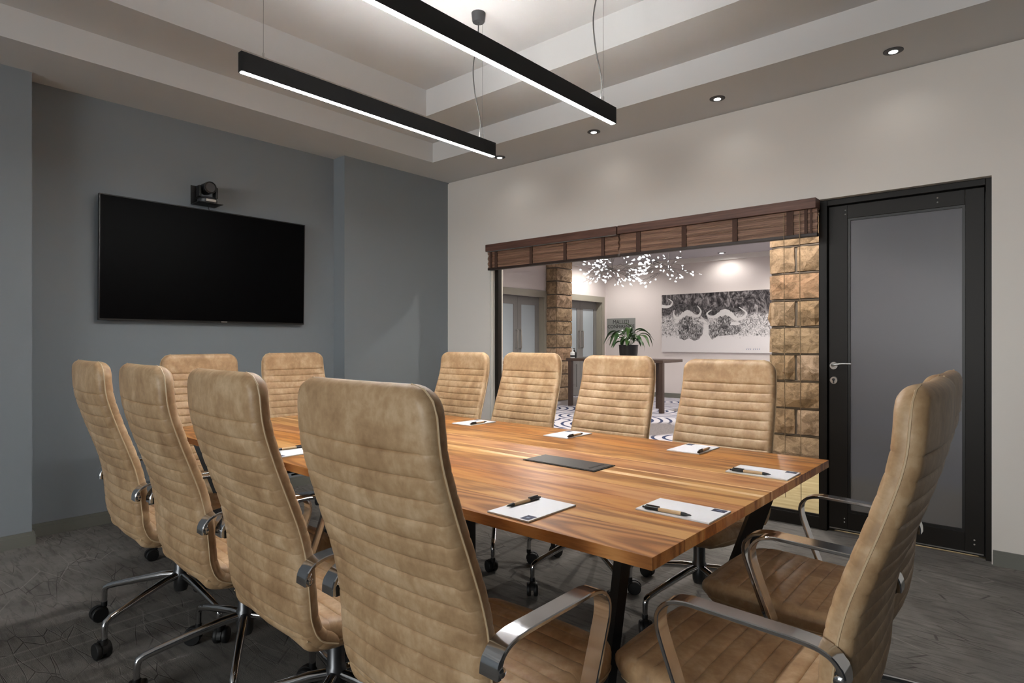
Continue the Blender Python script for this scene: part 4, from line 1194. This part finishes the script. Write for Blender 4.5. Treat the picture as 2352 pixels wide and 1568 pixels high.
def make_chair():
    t_ = thing('office_chair', 'x', 'chair')
    bk, pip = cushion(BACK, back_hw, 0.051, 0.118, 0.0435, 0.30, 0.022, 0.058, 0.028, 8, 0.0058)
    o = bk.build('backrest', 'leather', t_, True, angle=60)
    for pth in pip:
        MB().tube(pth, 0.0024, 5).build('piping', 'piping', o, True)
    st, pip = cushion(SEAT, seat_hw, 0.078, 0.06, 0.0435, -0.15, 0.03, 0.0, 0.03, 8, 0.005, 0.135)
    o = st.build('seat', 'leather', t_, True, angle=60)
    for pth in pip:
        MB().tube(pth, 0.0024, 5).build('piping', 'piping', o, True)
    # armrests: flat polished strap, bent
    A = catmull([(-0.240, 0.610), (-0.238, 0.631), (-0.226, 0.651), (-0.203, 0.664), (-0.17, 0.669), (-0.12, 0.671), (0.0, 0.674), (0.05, 0.674), (0.085, 0.664), (0.106, 0.640), (0.108, 0.610), (0.098, 0.575), (0.07, 0.50), (0.04, 0.425), (0.03, 0.40)], 5)
    A = [Vector((p[0], p[1])) if len(p) == 2 else p for p in A]
    for sd in (-1, 1):
        vs_, fs = [], []
        n = len(A)
        for i, p in enumerate(A):
            tt = (A[min(i + 1, n - 1)] - A[max(i - 1, 0)]).normalized()
            N = Vector((-tt.y, tt.x))
            q = i / (n - 1)
            w_ = 0.0235 - 0.0035 * q
            th = 0.0062 if i < 8 else 0.0048
            xc = sd * (0.263 + 0.004 * math.sin(PI * q))
            if q > 0.9: xc = sd * (0.263 - 0.03 * (q - 0.9) / 0.1)
            for dx, dn in ((-w_, -th * .6), (-w_ + .0018, -th), (w_ - .0018, -th), (w_, -th * .6), (w_, th * .6), (w_ - .0022, th), (-w_ + .0022, th), (-w_, th * .6)):
                vs_.append((xc + dx, p.x + N.x * dn, p.y + N.y * dn))
        for i in range(n - 1):
            for k in range(8):
                k2 = (k + 1) % 8
                fs.append((i * 8 + k, (i + 1) * 8 + k, (i + 1) * 8 + k2, i * 8 + k2))
        fs += [tuple(range(8)), tuple((n - 1) * 8 + k for k in range(7, -1, -1))]
        ar = MB().add(vs_, fs).build('armrest', 'chrome', t_, True, angle=40)
        MB().lathe([(0.009, 0), (0.009, 0.006), (0.005, 0.008)], 12, mat=Matrix.Translation((sd * 0.282, -0.234, 0.622)) @ Matrix.Rotation(R(90 * sd), 4, 'Y')).build('bolt', 'chrome', ar, True)
        MB().box(sd * 0.258 - 0.019, sd * 0.258 + 0.019, -0.236, -0.224, 0.606, 0.630, 0.003).build('arm_spacer', 'black_plastic', ar, True)
    b = MB().box(-0.25, 0.25, 0.015, 0.045, 0.385, 0.402, 0.003)
    b.box(-0.08, 0.08, -0.14, 0.12, 0.362, 0.40, 0.012)
    b.tube([(0.07, 0.05, 0.378), (0.22, 0.05, 0.374)], 0.006, 8)
    b.build('tilt_mechanism', 'black_plastic', t_, True)
    MB().lathe([(0.014, 0.24), (0.014, 0.37), (0.022, 0.372), (0.022, 0.385)], 16).build('gas_lift', 'black_metal', t_, True)
    MB().lathe([(0.024, 0.135), (0.029, 0.15), (0.030, 0.175), (0.030, 0.222), (0.0255, 0.228), (0.0255, 0.30), (0.024, 0.304), (0.015, 0.304)], 24).build('base_hub', 'column', t_, True)
    for k in range(5):
        a = 2 * PI * k / 5
        ca, sa = math.cos(a), math.sin(a)
        rz = [(0.024, 0.203, 0.0155), (0.08, 0.198, 0.0155), (0.18, 0.178, 0.014), (0.28, 0.156, 0.0125), (0.315, 0.147, 0.0125), (0.332, 0.138, 0.0125), (0.338, 0.12, 0.0118), (0.339, 0.07, 0.0105)]
        MB().tube([(r * ca, r * sa, z) for r, z, _ in rz], [q for _, _, q in rz], 10).build('base_leg', 'chrome', t_, True, angle=60)
        tw = a + [0.9, -1.8, 2.3, 0.3, -2.6][k]
        m = Matrix.Translation((0.339 * ca, 0.339 * sa, 0)) @ Matrix.Rotation(tw, 4, 'Z')
        cb = MB()
        for s in (-1, 1):
            cb.lathe([(0.016, -0.010), (0.028, -0.010), (0.0315, -0.006), (0.0315, 0.006), (0.028, 0.010), (0.012, 0.011)], 20,
                     mat=m @ Matrix.Translation((0.02, s * 0.016, 0.0315)) @ Matrix.Rotation(R(90), 4, 'X'))
        cb.lathe([(0.010, 0.055), (0.012, 0.062), (0.012, 0.078)], 12, mat=m)
        hood = [(0.02 + 0.0345 * math.cos(q), 0.0315 + 0.0345 * math.sin(q)) for q in [R(v_) for v_ in range(10, 196, 15)]]
        vs_ = [(x, yy, z) for yy in (-0.008, 0.008) for x, z in hood] + [(0.02 + (x - 0.02) * 0.55, yy, 0.0315 + (z - 0.0315) * 0.55) for yy in (-0.008, 0.008) for x, z in hood]
        n = len(hood)
        fs = []
        for i in range(n - 1):
            fs += [(i, i + 1, n + i + 1, n + i), (i, 2 * n + i, 2 * n + i + 1, i + 1), (n + i, n + i + 1, 3 * n + i + 1, 3 * n + i), (2 * n + i, 3 * n + i, 3 * n + i + 1, 2 * n + i + 1)]
        fs += [(0, n, 3 * n, 2 * n), (n - 1, 3 * n - 1, 4 * n - 1, 2 * n - 1)]
        cb.add(vs_, fs, m)
        cb.build('caster', 'rubber', t_, True, angle=45)
    return t_

proto = make_chair()
BASE = ('base_leg', 'caster', 'base_hub')
# x, y, facing (deg), base rotation (deg, world), lift, label
G_NEAR, G_FAR, G_SCR, G_DOOR = 'chairs on the table side away from the glass', 'chairs between the table and the glass', 'chairs at the screen end of the table', 'chairs at the door end of the table'
CH = [(-0.992, 1.025, -1, 43, 0.0, 'tan ribbed leather chair away from the glass, nearest the door end', G_NEAR),
      (-1.604, 1.03, -3, 161, 0.0, 'tan ribbed leather chair away from the glass, second from the door end', G_NEAR),
      (-2.196, 1.03, -3, 185, 0.0, 'tan ribbed leather chair away from the glass, second from the screen wall', G_NEAR),
      (-2.79, 1.03, -3, 219, 0.0, 'tan ribbed leather chair away from the glass, nearest the screen wall', G_NEAR),
      (-1.145, 2.57, 180, 255, -0.012, 'tan ribbed leather chair with its back to the glass, nearest the bronze door', G_FAR),
      (-1.757, 2.57, 180, 258, -0.002, 'tan ribbed leather chair with back to the glass, second from bronze door', G_FAR),
      (-2.368, 2.57, 180, 22, 0.006, 'tan ribbed leather chair with back to the glass, third from bronze door', G_FAR),
      (-2.955, 2.57, 180, 0, 0.003, 'tan ribbed leather chair with back to the glass, nearest the screen wall', G_FAR),
      (-3.56, 1.545, -90, 33, -0.002, 'tan ribbed leather chair under the screen, farther from the glass', G_SCR),
      (-3.562, 2.16, -90, 52, -0.002, 'tan ribbed leather chair under the screen, nearer the glass', G_SCR),
      (-0.495, 1.43, 90, 9, 0.0, 'tan ribbed leather chair at the door end, farther from the glass', G_DOOR),
      (-0.53, 2.01, 90, 40, -0.008, 'tan ribbed leather chair at the door end, nearer the glass', G_DOOR)]
kids = list(proto.children)
for i, (x, y, fa, br_, lift, lab, grp) in enumerate(CH):
    if i == 0:
        root, parts = proto, kids
    else:
        root = proto.copy(); C.objects.link(root); parts = []
        for ch in kids:
            c2 = link_copy(ch, root); parts.append(c2)
            for g2 in ch.children: link_copy(g2, c2)
    root.location = (x, y, 0); root.rotation_euler = (0, 0, R(fa))
    root['label'] = lab; root['category'] = 'chair'; root['group'] = grp
    for p_ in parts:
        nm = p_.name.split('.')[0]
        if nm in BASE: p_.rotation_euler = (0, 0, R(br_ - fa)); p_.location = (0, 0, 0)
        else: p_.location = (0, 0, lift)
bpy.context.view_layer.update()
